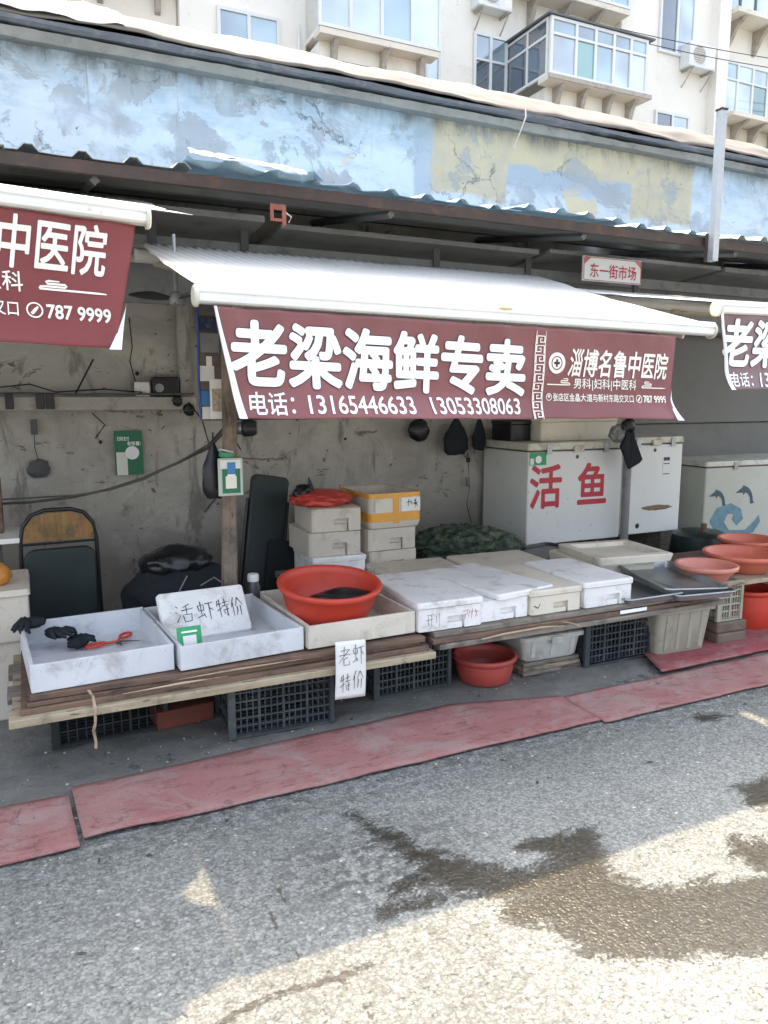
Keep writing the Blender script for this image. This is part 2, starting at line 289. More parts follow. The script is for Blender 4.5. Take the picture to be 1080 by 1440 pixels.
def redmat_mat(name, c1, c2):
    t = NT(name)
    m = t.noise(2.4, 6, 0.65, 0.4); f = t.noise(18, 6, 0.75, 0.8, stretch=(0.35, 1.6, 1)); g = t.noise(300, 2, 0.5)
    c = t.mix(t.ramp(m, 0.3, 0.7), c1, c2)
    c = t.mix(t.ramp(f, 0.50, 0.68, 0, 0.7), c, tuple(v * 0.42 for v in c1))
    c = t.mix(t.ramp(t.noise(4, 7, 0.75, 0.6), 0.46, 0.64, 0, 0.65), c, (0.30, 0.235, 0.22))
    c = t.mix(t.ramp(t.noise(7, 7, 0.8, 1.0), 0.57, 0.64, 0, 0.65), c, (0.13, 0.075, 0.07))
    c = t.mix(t.ramp(t.noise(140, 2, 0.6), 0.55, 0.7, 0, 0.35), c, (0.15, 0.06, 0.055))
    c = t.mix(t.ramp(t.noise(60, 2, 0.5), 0.72, 0.74, 0, 0.7), c, (0.08, 0.05, 0.05))
    t.base(c); t.rough(0.9); t.b.inputs['Specular IOR Level'].default_value = 0.2; t.bump(t.math('ADD', f, t.math('MULTIPLY', g, 0.6)), 0.5, 0.004); return t.m
MT['red_mat'] = redmat_mat('red_matting', (0.29, 0.125, 0.118), (0.31, 0.175, 0.16))
MT['red_mat_bright'] = redmat_mat('red_matting_bright', (0.32, 0.075, 0.08), (0.29, 0.095, 0.095))

def sack_mat():
    t = NT('green_netting')
    c = t.mix(t.ramp(t.noise(9, 5, 0.7, 1.0), 0.45, 0.6), (0.022, 0.045, 0.028), (0.10, 0.135, 0.085))
    c = t.mix(t.ramp(t.noise(30, 3, 0.6), 0.5, 0.62, 0, 0.5), c, (0.012, 0.02, 0.015))
    t.base(c); t.rough(0.6); t.bump(t.noise(35, 4, 0.7), 0.8, 0.02); return t.m
MT['sack'] = sack_mat()

# ------------------------------------------------------------------ mesh helpers
class MB:
    def __init__(s): s.v = []; s.f = []
    def add(s, vs, fs, xf=None):
        o = len(s.v)
        s.v += [tuple(xf @ Vector(p)) if xf is not None else tuple(p) for p in vs]
        s.f += [tuple(i + o for i in f) for f in fs]; return s
    def box(s, x0, x1, y0, y1, z0, z1, xf=None):
        vs = [(x0, y0, z0), (x1, y0, z0), (x1, y1, z0), (x0, y1, z0), (x0, y0, z1), (x1, y0, z1), (x1, y1, z1), (x0, y1, z1)]
        return s.add(vs, [(0, 3, 2, 1), (4, 5, 6, 7), (0, 1, 5, 4), (1, 2, 6, 5), (2, 3, 7, 6), (3, 0, 4, 7)], xf)
    def loft(s, rings, cap0=True, cap1=True, close=True, xf=None):
        n = len(rings[0]); vs = [p for r in rings for p in r]; fs = []
        for k in range(len(rings) - 1):
            for i in range(n if close else n - 1):
                j = (i + 1) % n; fs.append((k * n + i, k * n + j, (k + 1) * n + j, (k + 1) * n + i))
        if cap0: fs.append(tuple(range(n - 1, -1, -1)))
        if cap1: fs.append(tuple((len(rings) - 1) * n + i for i in range(n)))
        return s.add(vs, fs, xf)
    def tube(s, pts, r, seg=8, xf=None, caps=True):
        pts = [Vector(p) for p in pts]; rings = []; up = Vector((0, 0, 1))
        for i, p in enumerate(pts):
            d = (pts[min(i + 1, len(pts) - 1)] - pts[max(i - 1, 0)]).normalized()
            a = d.cross(up)
            if a.length < 1e-3: a = d.cross(Vector((1, 0, 0)))
            a.normalize(); b = a.cross(d).normalized()
            rr = r[i] if isinstance(r, (list, tuple)) else r
            rings.append([tuple(p + (a * math.cos(t) + b * math.sin(t)) * rr) for t in [2 * math.pi * k / seg for k in range(seg)]])
        return s.loft(rings, caps, caps, xf=xf)
    def lathe(s, prof, seg=48, xf=None, cap0=False, cap1=False, wob=0):
        rings = []
        for r, z in prof:
            rings.append([(r * math.cos(t) * (1 + wob * math.sin(2 * t)), r * math.sin(t) * (1 - wob * math.sin(2 * t)), z) for t in [2 * math.pi * k / seg for k in range(seg)]])
        return s.loft(rings, cap0, cap1, xf=xf)
    def grid(s, fn, nu, nv, xf=None):
        vs = [fn(i / nu, j / nv) for j in range(nv + 1) for i in range(nu + 1)]
        fs = [(j * (nu + 1) + i, j * (nu + 1) + i + 1, (j + 1) * (nu + 1) + i + 1, (j + 1) * (nu + 1) + i) for j in range(nv) for i in range(nu)]
        return s.add(vs, fs, xf)
    def build(s, name, m, parent=None, smooth=None, bevel=0, seg=2, solid=0, normals=False):
        me = bpy.data.meshes.new(name); me.from_pydata(s.v, [], s.f)
        bm = bmesh.new(); bm.from_mesh(me)
        if normals: bmesh.ops.recalc_face_normals(bm, faces=bm.faces)
        if smooth is not None:
            for f in bm.faces: f.smooth = True
            for e in bm.edges:
                if len(e.link_faces) == 2 and e.calc_face_angle(0) > R(smooth): e.smooth = False
        bm.to_mesh(me); bm.free(); me.update()
        me.materials.append(m if not isinstance(m, str) else MT[m])
        o = bpy.data.objects.new(name, me); COL.objects.link(o); o.parent = parent
        if bevel:
            b = o.modifiers.new('bevel', 'BEVEL'); b.width = bevel; b.segments = seg; b.limit_method = 'ANGLE'; b.angle_limit = R(40)
        if solid:
            q = o.modifiers.new('solid', 'SOLIDIFY'); q.thickness = solid; q.offset = 0
        return o

def tag(o, label, cat, group=None, loc=None, rz=None):
    o['label'] = label; o['category'] = cat
    if group: o['group'] = group
    if loc: o.location = loc
    if rz is not None: o.rotation_euler.z = rz
    return o
def thing(name, label, cat, loc=(0, 0, 0), rz=0, group=None, rot=None):
    o = bpy.data.objects.new(name, None); COL.objects.link(o); o.empty_display_size = 0.1
    o.location = loc; o.rotation_euler = rot if rot else (0, 0, rz); return tag(o, label, cat, group)
def struct(o): o['kind'] = 'structure'; return o
def stuff(o): o['kind'] = 'stuff'; return o
def clone(o, label=None, loc=None, rz=None, group=None, parent=None):
    c = o.copy(); COL.objects.link(c); c.parent = parent
    if label: c['label'] = label
    if group: c['group'] = group
    if loc is not None: c.location = loc
    if rz is not None: c.rotation_euler = (0, 0, rz)
    for ch in list(o.children): clone(ch, parent=c)
    return c
def box(name, m, x0, x1, y0, y1, z0, z1, parent=None, bevel=0.0, **k): return MB().box(x0, x1, y0, y1, z0, z1).build(name, m, parent, bevel=bevel, **k)
def rrect(w, d, z, r, n=5, cx=0, cy=0):
    pts = []; r = min(r, w / 2, d / 2)
    for (sx, sy, a0) in ((1, 1, 0), (-1, 1, 90), (-1, -1, 180), (1, -1, 270)):
        for k in range(n + 1):
            a = R(a0 + 90 * k / n); pts.append((cx + sx * (w / 2 - r) + r * math.cos(a), cy + sy * (d / 2 - r) + r * math.sin(a), z))
    return pts
def nz(x, y=0, z=0): return noise.noise(Vector((x, y, z)))

# ---- lettering: real flat letter shapes laid on a surface function S(x, z) -> point
def glyphs(body, bold=0.0, shear=0.0):
    c = bpy.data.curves.new('t', 'FONT'); c.body = body; c.offset = bold; c.shear = shear; c.resolution_u = 3; c.fill_mode = 'BOTH'
    o = bpy.data.objects.new('t', c); COL.objects.link(o)
    dg = bpy.context.evaluated_depsgraph_get(); m = bpy.data.meshes.new_from_object(o.evaluated_get(dg))
    vs = np.array([(v.co.x, v.co.y) for v in m.vertices]); fs = [tuple(p.vertices) for p in m.polygons]
    bpy.data.objects.remove(o); bpy.data.curves.remove(c); bpy.data.meshes.remove(m); return vs, fs
def lettering(name, body, rect, S, m, parent, bold=0.0, shear=0.0, slope=0.0, cut=0.03, ref=None):
    """rect=(x0,x1,z0,z1) in the surface's own coordinates; slope = dz per dx; bold = stroke growth in em"""
    vs, fs = glyphs(body, 0.0, shear)
    if ref is None: ref = (vs[:, 0].min(), vs[:, 0].max(), vs[:, 1].min(), vs[:, 1].max())
    x0, x1, z0, z1 = rect; ax = (x1 - x0) / (ref[1] - ref[0]); az = (z1 - z0) / (ref[3] - ref[2])
    offs = [(0, 0)] if bold < 0.004 else [(0, 0)] + [(bold * math.cos(R(45 * k)), bold * math.sin(R(45 * k))) for k in range(8)]
    V3 = []; F3 = []
    for n_, (ox, oz) in enumerate(offs):
        me = bpy.data.meshes.new(name)
        me.from_pydata([(x0 + (p[0] + ox - ref[0]) * ax, z0 + (p[1] + oz - ref[2]) * az, 0) for p in vs], [], fs)
        bm = bmesh.new(); bm.from_mesh(me); bpy.data.meshes.remove(me)
        if cut:
            a = x0
            while a < x1:
                bmesh.ops.bisect_plane(bm, geom=bm.verts[:] + bm.edges[:] + bm.faces[:], plane_co=(a, 0, 0), plane_no=(1, 0, 0)); a += cut
            a = z0
            while a < z1:
                bmesh.ops.bisect_plane(bm, geom=bm.verts[:] + bm.edges[:] + bm.faces[:], plane_co=(0, a, 0), plane_no=(0, 1, 0)); a += cut
        o_ = len(V3); bm.verts.index_update()
        for v in bm.verts:
            q = S(v.co.x, v.co.y + slope * (v.co.x - x0)); V3.append((q[0], q[1] - 0.00012 * n_, q[2]))
        F3 += [tuple(v.index + o_ for v in f.verts) for f in bm.faces]; bm.free()
    me = bpy.data.meshes.new(name); me.from_pydata(V3, [], F3); me.materials.append(MT[m])
    o = bpy.data.objects.new(name, me); COL.objects.link(o); o.parent = parent; return o, ref
def ribbons(name, strokes, w, S, m, parent, cut=0.0):
    mb = MB()
    for st in strokes:
        pts = [Vector((p[0], p[1])) for p in st]
        if len(pts) < 2: continue
        L, Rr = [], []
        for i, p in enumerate(pts):
            d = (pts[min(i + 1, len(pts) - 1)] - pts[max(0, i - 1)])
            if d.length < 1e-6: d = Vector((1, 0))
            d.normalize(); nrm = Vector((-d.y, d.x)); ww = w * (1.0 if i < len(pts) - 1 else 0.55)
            L.append(p + nrm * ww); Rr.append(p - nrm * ww)
        vs = [S(q.x, q.y) for q in L] + [S(q.x, q.y) for q in Rr]; n = len(pts)
        mb.add(vs, [(i, i + n, i + n + 1, i + 1) for i in range(n - 1)])
    return mb.build(name, m, parent)
HAND = {
 'huo': [[(.1, .88), (.2, .78)], [(.03, .62), (.14, .52)], [(.05, .1), (.26, .42)], [(.78, .92), (.42, .80)], [(.34, .62), (.98, .70)], [(.62, .84), (.60, .42)], [(.42, .42), (.45, .08), (.80, .10), (.86, .42), (.42, .42)]],
 'xia': [[(.08, .76), (.10, .50), (.42, .52), (.40, .79), (.08, .76)], [(.25, .97), (.25, .2)], [(.0, .14), (.42, .26)], [(.36, .32), (.46, .12)], [(.50, .80), (1.0, .86)], [(.74, .84), (.72, .0)], [(.76, .62), (.95, .42)]],
 'te': [[(.15, .88), (.03, .6)], [(.1, .68), (.42, .74)], [(.26, .97), (.24, .02)], [(.0, .34), (.45, .50)], [(.5, .76), (.9, .82)], [(.70, .97), (.69, .56)], [(.45, .56), (1.0, .62)], [(.48, .36), (.97, .42)], [(.80, .56), (.79, .05), (.68, .14)], [(.55, .28), (.64, .16)]],
 'jia': [[(.26, .97), (.0, .48)], [(.17, .68), (.16, .0)], [(.62, .97), (.38, .5)], [(.62, .93), (1.0, .52)], [(.52, .5), (.50, .25), (.38, .03)], [(.78, .52), (.77, .0)]],
 'lao': [[(.2, .80), (.75, .84)], [(.47, 1.0), (.46, .60)], [(.03, .57), (.97, .62)], [(.88, .88), (.02, .18)], [(.76, .46), (.42, .32)], [(.40, .42), (.40, .06), (.85, .06), (.90, .24)]]}
def hand(chars, rects, jit=0.02, seed=1):
    rd = random.Random(seed); out = []
    for c, (x0, x1, z0, z1) in zip(chars, rects):
        for st in HAND[c]: out.append([(x0 + (p[0] + rd.uniform(-jit, jit)) * (x1 - x0), z0 + (p[1] + rd.uniform(-jit, jit)) * (z1 - z0)) for p in st])
    return out

# ------------------------------------------------------------------ ground
def ground():
    def lines(a, b, c, d, st):
        l = [a]; g = [v for v in np.arange(b, c, st)]
        o1 = [b - 0.3, b - 1, b - 3, b - 8, b - 20, b - 50, a]; o2 = [c + 0.3, c + 1, c + 3, c + 8, c + 20, c + 50, d]
        return np.array(sorted(set([round(v, 4) for v in o1 + g + o2])))
    X = lines(-150, -1.0, 5.4, 170, 0.02); Y = lines(-150, 0.7, 3.2, 220, 0.02)
    gx, gy = np.meshgrid(X, Y)
    P = np.stack([gx.ravel(), gy.ravel()], 1)
    def sd(poly):
        poly = np.array(poly); n = len(poly); ins = np.zeros(len(P), bool); dm = np.full(len(P), 1e9)
        for i in range(n):
            a = poly[i]; b = poly[(i + 1) % n]; ab = b - a
            t = np.clip(((P - a) @ ab) / (ab @ ab + 1e-9), 0, 1); dm = np.minimum(dm, np.hypot(*(P - a - t[:, None] * ab).T))
            cond = ((a[1] > P[:, 1]) != (b[1] > P[:, 1])); 
            with np.errstate(divide='ignore', invalid='ignore'): xi = (b[0] - a[0]) * (P[:, 1] - a[1]) / (b[1] - a[1]) + a[0]
            ins ^= cond & (P[:, 0] < xi)
        return np.where(ins, -dm, dm)
    def seg(pts):
        dm = np.full(len(P), 1e9)
        for a, b in zip(pts[:-1], pts[1:]):
            a = np.array(a); b = np.array(b); ab = b - a; t = np.clip(((P - a) @ ab) / (ab @ ab), 0, 1); dm = np.minimum(dm, np.hypot(*(P - a - t[:, None] * ab).T))
        return dm
    wetp = [[(1.63, 2.06), (1.84, 2.05), (1.79, 1.91), (1.69, 1.80), (1.44, 1.80), (1.28, 1.85), (1.15, 1.99), (1.12, 2.15), (1.22, 2.20), (1.31, 2.05), (1.40, 1.97), (1.55, 1.93), (1.60, 1.97), (1.50, 2.05)],
            [(1.29, 1.84), (1.69, 1.86), (1.74, 1.73), (1.86, 1.63), (1.98, 1.62), (2.09, 1.58), (2.25, 1.56), (2.4, 1.5), (2.3, 1.25), (1.86, 1.31), (1.70, 1.37), (1.51, 1.46), (1.39, 1.53), (1.36, 1.66), (1.25, 1.75)],
            [(2.26, 1.78), (2.4, 1.66), (2.20, 1.53), (2.16, 1.65)], [(1.14, 2.14), (1.08, 2.36), (1.02, 2.52), (1.06, 2.54), (1.14, 2.36), (1.22, 2.18)], [(1.00, 2.02), (1.16, 2.02), (1.16, 2.06), (0.98, 2.06)], [(0.92, 1.93), (1.2, 1.91), (1.2, 1.94), (0.92, 1.97)], [(2.59, 2.05), (2.68, 2.02), (2.86, 2.05), (2.66, 1.83), (2.50, 1.88)],
            [(3.0, 2.63), (3.14, 2.58), (3.06, 2.52), (2.97, 2.56)]]
    wet = np.zeros(len(P))
    for q in wetp: wet = np.maximum(wet, np.clip(0.5 - sd(q) / 0.20, 0, 1))
    dirt = np.clip(1 - (2.78 - P[:, 1]) / 0.35, 0, 1) * (P[:, 1] < 3.3) * 0.9
    dirt = np.maximum(dirt, np.clip(1 - np.hypot((P[:, 0] - 1.0) / 0.55, (P[:, 1] - 2.2) / 0.42), 0, 1) * 1.3)
    dirt = np.maximum(dirt, np.clip(0.25 - (P[:, 1] - 2.5) * 0.2, 0.12, 0.3) * (P[:, 0] < 1.2))
    dirt = np.clip(dirt, 0, 1)
    crack = np.zeros(len(P))
    for q, w in (([(0.30, 1.72), (0.42, 1.765), (0.55, 1.775), (0.68, 1.76), (0.80, 1.765)], 0.016), ([(0.61, 2.25), (0.60, 2.04), (0.62, 1.87)], 0.006), ([(0.66, 2.2), (0.67, 1.97), (0.675, 1.80)], 0.006), ([(0.70, 1.75), (0.72, 1.60), (0.70, 1.5)], 0.006)):
        crack = np.maximum(crack, np.clip(1 - seg(q) / (2 * w), 0, 1))
    nx, ny = len(X), len(Y)
    vs = np.stack([P[:, 0], P[:, 1], np.zeros(len(P))], 1)
    idx = (np.arange(ny - 1)[:, None] * nx + np.arange(nx - 1)[None, :]).ravel()
    fs = np.stack([idx, idx + 1, idx + nx + 1, idx + nx], 1)
    me = bpy.data.meshes.new('ground'); me.from_pydata(vs.tolist(), [], fs.tolist())
    a = me.attributes.new('marks', 'FLOAT_VECTOR', 'POINT'); a.data.foreach_set('vector', np.stack([wet, dirt, crack], 1).astype(np.float32).ravel())
    me.materials.append(MT['asphalt']); o = bpy.data.objects.new('road', me); COL.objects.link(o); return struct(o)
ground()

def pave(u, v):
    x = -4 + 13 * u; y = 3.02 + 2.62 * v
    z = 0.012 + 0.012 * nz(x * 2.2, y * 3.5) + 0.008 * nz(x * 7, y * 9, 3) + 0.004 * nz(x * 22, y * 25, 5)
    if v == 0: z = -0.01
    # shallow broken edges
    z += -0.012 * max(0, nz(x * 1.3, y * 4, 9) - 0.15) * 3
    return (x, y, z)
struct(MB().grid(pave, 520, 80).build('pavement', 'concrete', smooth=180))
g = MB()
rd = random.Random(3)
for _ in range(260):
    x = rd.uniform(-0.6, 5.0); y = rd.choice([rd.uniform(2.5, 2.74), rd.uniform(3.15, 3.9), rd.uniform(3.15, 3.6)]); s = rd.uniform(0.001, 0.0035) * (1.4 if rd.random() < 0.1 else 1)
    z = 0.0 if y < 3.05 else 0.016
    a = rd.uniform(0, 3); xf = Matrix.Translation((x, y, z)) @ Matrix.Rotation(a, 4, 'Z')
    g.box(-s, s * 1.3, -s, s, -0.001, s * 1.1, xf)
stuff(tag(g.build('grit', mat('grit', (0.42, 0.41, 0.38), 0.8, 0.3, 30, None, bump=0)), 'loose pale grit and crumbs scattered over road and pavement', 'grit'))

lt = MB(); rl = random.Random(11)
for _ in range(46):
    x = rl.uniform(-0.4, 4.6); y = rl.choice([rl.uniform(2.60, 2.74), rl.uniform(3.2, 3.5), rl.uniform(3.2, 3.3), rl.uniform(1.9, 2.7)]); a = rl.uniform(0, 6.28); L = rl.uniform(0.006, 0.02); z = 0.003 if y < 3.05 else 0.026
    c_, s_ = math.cos(a), math.sin(a); w = L * rl.uniform(0.2, 0.5)
    lt.add([(x - c_ * L, y - s_ * L, z), (x - s_ * w, y + c_ * w, z + 0.004), (x + c_ * L, y + s_ * L, z + 0.001), (x + s_ * w, y - c_ * w, z + 0.002)], [(0, 1, 2, 3)])
stuff(tag(lt.build('scraps', mat('scrap', (0.05, 0.045, 0.035), 0.8, 0.4, 30, None, bump=0), solid=0.001), 'tiny dark leaf and plastic scraps littering the kerb edge', 'litter'))
# red matting pieces
def matting(x0, x1, ya, yb, m, z=0.016, seed=0, skew=(0, 0), lift=0.0, warp=1.0):
    nu = max(8, int((x1 - x0) / 0.03))
    def top(u, v):
        x = x0 + (x1 - x0) * u + (skew[0] if u < 0.5 else skew[1]) * v
        f = ya + 0.010 * warp * nz(x * 2.5, seed) + 0.005 * nz(x * 9, seed + 3); b = yb(u) if callable(yb) else yb
        b += 0.008 * nz(x * 3, seed + 7)
        y = f + (b - f) * v
        zz = z + 0.006 * abs(nz(x * 1.6, y * 2, seed)) + lift * max(0, nz(x * 2.0, seed + 11)) * (1 - v) ** 3 + (0.010 if y > 3.0 else 0)
        return (x, y, zz)
    return MB().grid(top, nu, 12).build('red_mat', m, smooth=180, solid=0.007)
G = 'red matting strips laid along the kerb'
tag(matting(-2.2, 0.085, 2.715, 3.10, 'red_mat', 0.012, 1, (0.0, -0.02)), 'short dull red mat at the far left, its corner overlapping the next', 'mat', G)
tag(matting(0.10, 2.505, 2.755, lambda u: 3.15 + 0.07 * min(1, u / 0.75) - 0.15 * max(0, (u - 0.75) / 0.25), 'red_mat', 0.012, 5, (-0.02, 0.0), 0.03), 'long dull red mat running in front of the black crates', 'mat', G)
tag(matting(2.512, 7.5, 2.725, lambda u: 3.05 + 0.02 * u, 'red_mat', 0.012, 9, (0.0, 0)), 'greyish red mat at the right, seam near the wet spot', 'mat', G)
tag(matting(3.25, 7.5, 3.09, 3.62, 'red_mat_bright', 0.022, 12, (0.25, 0)), 'brighter red mat under the beige plastic tub', 'mat', G)

# ------------------------------------------------------------------ market building (wall, parapet, eave)
mk = thing('market_wall', 'long peeling light blue and yellow parapet wall above grey stall back wall', 'wall', (0, 0, 0))
WY = 5.6
def wallgrid(z0, z1, nu, nv, amp, yo=0.0):
    def f(u, v):
        x = -6 + 20 * u; z = z0 + (z1 - z0) * v
        return (x, WY + yo + amp * nz(x * 1.5, z * 2) + amp * 0.5 * nz(x * 6, z * 6, 4), z)
    return MB().grid(f, nu, nv)
wallgrid(3.02, 3.86, 400, 30, 0.012).build('painted_parapet', 'parapet', mk, smooth=180)
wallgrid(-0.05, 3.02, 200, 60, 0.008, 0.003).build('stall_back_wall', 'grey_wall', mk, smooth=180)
box('wall_core', 'dark_grey', -6, 14, WY + 0.03, 12.4, -0.1, 3.80, mk)
def cop(x, prof):
    return [(x, p[0] + 0.012 * nz(x * 1.7, i), p[1] + 0.014 * nz(x * 1.1, i + 5) + 0.005 * nz(x * 9, i)) for i, p in enumerate(prof)]
pr_ = [(5.62, 3.80), (5.50, 3.795), (5.485, 3.85), (5.62, 3.862)]
MB().loft([cop(-6 + 0.05 * k, pr_) for k in range(401)]).build('lower_coping', 'coping', mk, smooth=30)
pr2 = [(5.64, 3.866), (5.462, 3.864), (5.452, 3.88), (5.46, 3.912), (5.64, 3.925)]
MB().loft([cop(-6 + 0.05 * k, pr2) for k in range(401)]).build('upper_coping', mat('bitumen_edge', (0.085, 0.095, 0.105), 0.6, 0.2, 3, (0.22, 0.22, 0.21), 0.6, 5, 0.6, 20), mk, smooth=30)
def roofc(u, v):
    x = -6 + 20 * u; y = 5.47 + 0.42 * v
    z = 3.93 + 0.285 * v ** 0.85 + 0.025 * nz(x * 1.6, y * 3) + 0.012 * nz(x * 6, y * 7, 2)
    return (x, y + 0.02 * nz(x * 2, v * 4), z)
MB().grid(roofc, 400, 14).build('roof_felt', 'tarp_pale', mk, smooth=180, solid=0.01)
def roofd(u, v): return (-6 + 20 * u, 5.89 + 6.5 * v, 4.21 + 0.05 * math.sin(v * 3) - 0.25 * v)
MB().grid(roofd, 40, 8).build('roof', 'tarp_pale', mk, smooth=180)
def plastic(u, v):
    x = -1.2 + 1.95 * u; y = 5.46 + 0.36 * v
    return (x, y, 3.95 + 0.25 * v ** 0.85 + 0.03 * abs(nz(x * 3, y * 6)) + 0.018 * nz(x * 12, y * 12))
tag(MB().grid(plastic, 100, 16).build('plastic_sheet', mat('white_sheeting', (0.78, 0.78, 0.78), 0.35, 0.05, 3, None, bump=0.6, bs=20), smooth=180, solid=0.004), 'crumpled white plastic sheet on the roof edge at top left', 'sheet')

# eave of corrugated metal, each sheet a part
ev = thing('corrugated_canopy', 'sagging canopy of blue and grey corrugated metal sheets on a rusty beam', 'canopy', (0, 0, 0))
def sheet(x0, x1, y0, dz, m, crump=0, seed=0):
    prof = [(0, 0), (0.055, 0), (0.085, 0.030), (0.120, 0.030), (0.150, 0), (0.24, 0)]
    xs = []; x = math.floor(x0 / 0.24) * 0.24
    while x < x1 + 0.24:
        for a, h in prof[:-1]:
            if x0 <= x + a <= x1: xs.append((x + a, h))
        x += 0.24
    for i in range(1, len(xs)): pass
    mb = MB(); ny = 14; vs = []; n = len(xs)
    for j in range(ny + 1):
        v = j / ny
        for (x, h) in xs:
            y = y0 + (WY - 0.01 - y0) * v; z = 2.765 + dz + 0.035 * nz(x * 0.8, seed) * (1 - v) + 0.24 * v + h * (1 - crump * 0.5)
            fr = max(0, 1 - v * 6)
            z += 0.008 * nz(x * 5, seed + 1) * fr
            if crump: z += crump * 0.05 * nz(x * 9, v * 30, seed) * fr + crump * 0.03 * fr; y += crump * 0.06 * nz(x * 6, v * 9, seed + 4) * fr
            vs.append((x, y, z))
    fs = [(j * n + i, j * n + i + 1, (j + 1) * n + i + 1, (j + 1) * n + i) for j in range(ny) for i in range(n - 1)]
    return mb.add(vs, fs).build('corrugated_sheet', m, ev, solid=0.003)
k = 0
for x0, x1, y0, dz, m, cr in ((-3.9, -2.9, 4.15, 0, 'grey_sheet', 0), (-2.95, -1.95, 4.13, 0.004, 'blue_sheet', 0), (-2.0, -0.95, 4.15, 0, 'grey_sheet', 0), (-1.0, 0.0, 4.13, 0.004, 'grey_sheet', 0), (-0.05, 0.92, 4.16, 0, 'grey_sheet', 0),
                              (0.84, 1.62, 4.10, 0.006, 'blue_sheet', 1.0), (1.55, 2.05, 4.14, 0.0, 'blue_sheet', 0.5), (2.0, 2.95, 4.15, 0.0, 'blue_sheet', 0.25), (2.88, 3.85, 4.12, 0.004, 'blue_sheet', 0.3), (3.8, 4.8, 4.15, 0, 'blue_sheet', 0.2), (4.75, 5.7, 4.13, 0.004, 'grey_sheet', 0), (5.65, 6.7, 4.15, 0, 'blue_sheet', 0), (6.65, 7.7, 4.13, 0.004, 'grey_sheet', 0), (7.65, 8.7, 4.15, 0, 'blue_sheet', 0)):
    sheet(x0, x1, y0, dz, m, cr, k); k += 1
def flap(u, v):
    x = 0.86 + 0.62 * u; return (x, 4.08 + 0.1 * v + 0.02 * nz(x * 8, v * 4), 2.83 - 0.03 * u + 0.05 * v + 0.02 * nz(x * 10, v * 5, 3))
MB().grid(flap, 40, 8).build('torn_flashing', mat('torn_film', (0.55, 0.60, 0.64), 0.4, 0.15, 8, (0.2, 0.35, 0.5), 0.8, 9, 0.6, 30), ev, smooth=180, solid=0.002)
box('fascia_beam', 'rust_beam', -4, 8.8, 4.17, 4.21, 2.695, 2.758, ev, 0.004)
for y in (4.65, 5.15): box('purlin', 'dark_grey', -4, 8.8, y, y + 0.05, 2.755 + (y - 4.15) / 1.45 * 0.24 - 0.065, 2.755 + (y - 4.15) / 1.45 * 0.24 - 0.006, ev)
for x in (-2.3, -0.9, 0.40, 2.05, 3.5, 4.95, 6.4):
    MB().tube([(x, 4.22, 2.68), (x, 5.58, 2.90)], 0.025, 4).build('rafter', 'dark_grey', ev)

# front edge boards of the inner ceiling, one beam with panels
lf = thing('ceiling_boards', 'grey painted boards and beam hanging inside under the metal canopy', 'ceiling', (0, 0, 0))
box('beam', 'grey_paint', -3, 8.5, 4.92, 4.98, 2.50, 2.58, lf, 0.004)
for x0, x1, z0, z1, y in ((-2.5, -0.6, 2.66, 2.70, 4.72), (-0.5, 1.42, 2.67, 2.71, 4.70), (1.55, 3.55, 2.66, 2.695, 4.78), (3.62, 5.4, 2.67, 2.70, 4.74), (5.45, 7.5, 2.66, 2.70, 4.74)):
    MB().box(0, x1 - x0, 0, 0.84, 0, z1 - z0, Matrix.Translation((x0, y, z0)) @ Matrix.Rotation(R(-4), 4, 'X')).build('ceiling_panel', 'grey_paint', lf, bevel=0.003)
for x in (0.75, 1.32, 2.72, 3.52, 4.6): box('hanger', 'dark_grey', x, x + 0.05, 4.90, 4.915, 2.42, 2.66, lf)
box('back_board', 'grey_paint', -3, 8.5, 5.30, 5.33, 2.22, 2.62, lf, 0.004)
box('seam_strip', 'dark_grey', 1.9, 8.5, 5.27, 5.297, 2.36, 2.38, lf)

# steel post rising above the eave
p = thing('steel_post', 'square galvanised steel post standing up past the canopy edge at right', 'post', (4.58, 4.10, 0))
MB().box(-0.027, 0.027, -0.027, 0.027, 2.58, 3.60).build('tube', 'galvanised', p, bevel=0.004)
MB().box(-0.036, 0.036, 0.028, 0.05, 2.58, 2.78).build('bracket', 'rust_beam', p, bevel=0.003)
MB().box(-0.03, 0.03, -0.03, 0.03, 3.601, 3.613).build('cap', 'rust_beam', p)
tag(MB().tube([(3.86, 5.44, 3.94), (3.84, 5.40, 3.86), (3.80, 5.42, 3.74), (3.76, 5.45, 3.62)], 0.006, 6).build('rope', 'beige_metal', smooth=60), 'pale rope end dangling over the parapet above the yellow patch', 'rope')
hk = thing('orange_bracket', 'small orange metal bracket hanging under the canopy beam', 'bracket', (1.32, 4.12, 2.55))
MB().box(-0.045, 0.045, -0.004, 0.004, 0.06, 0.09).box(-0.045, -0.025, -0.004, 0.004, -0.0, 0.06).box(0.022, 0.045, -0.004, 0.004, -0.02, 0.06).box(-0.025, 0.022, -0.004, 0.004, 0.0, 0.016).build('plate', mat('orange_rust', (0.22, 0.07, 0.045), 0.7, 0.2, 20, None, bump=0.3), hk, bevel=0.002)
MB().tube([(0.045, 0, 0.05), (0.075, 0, 0.03), (0.06, 0, 0.0)], 0.004, 6).build('hook', 'beige_metal', hk)

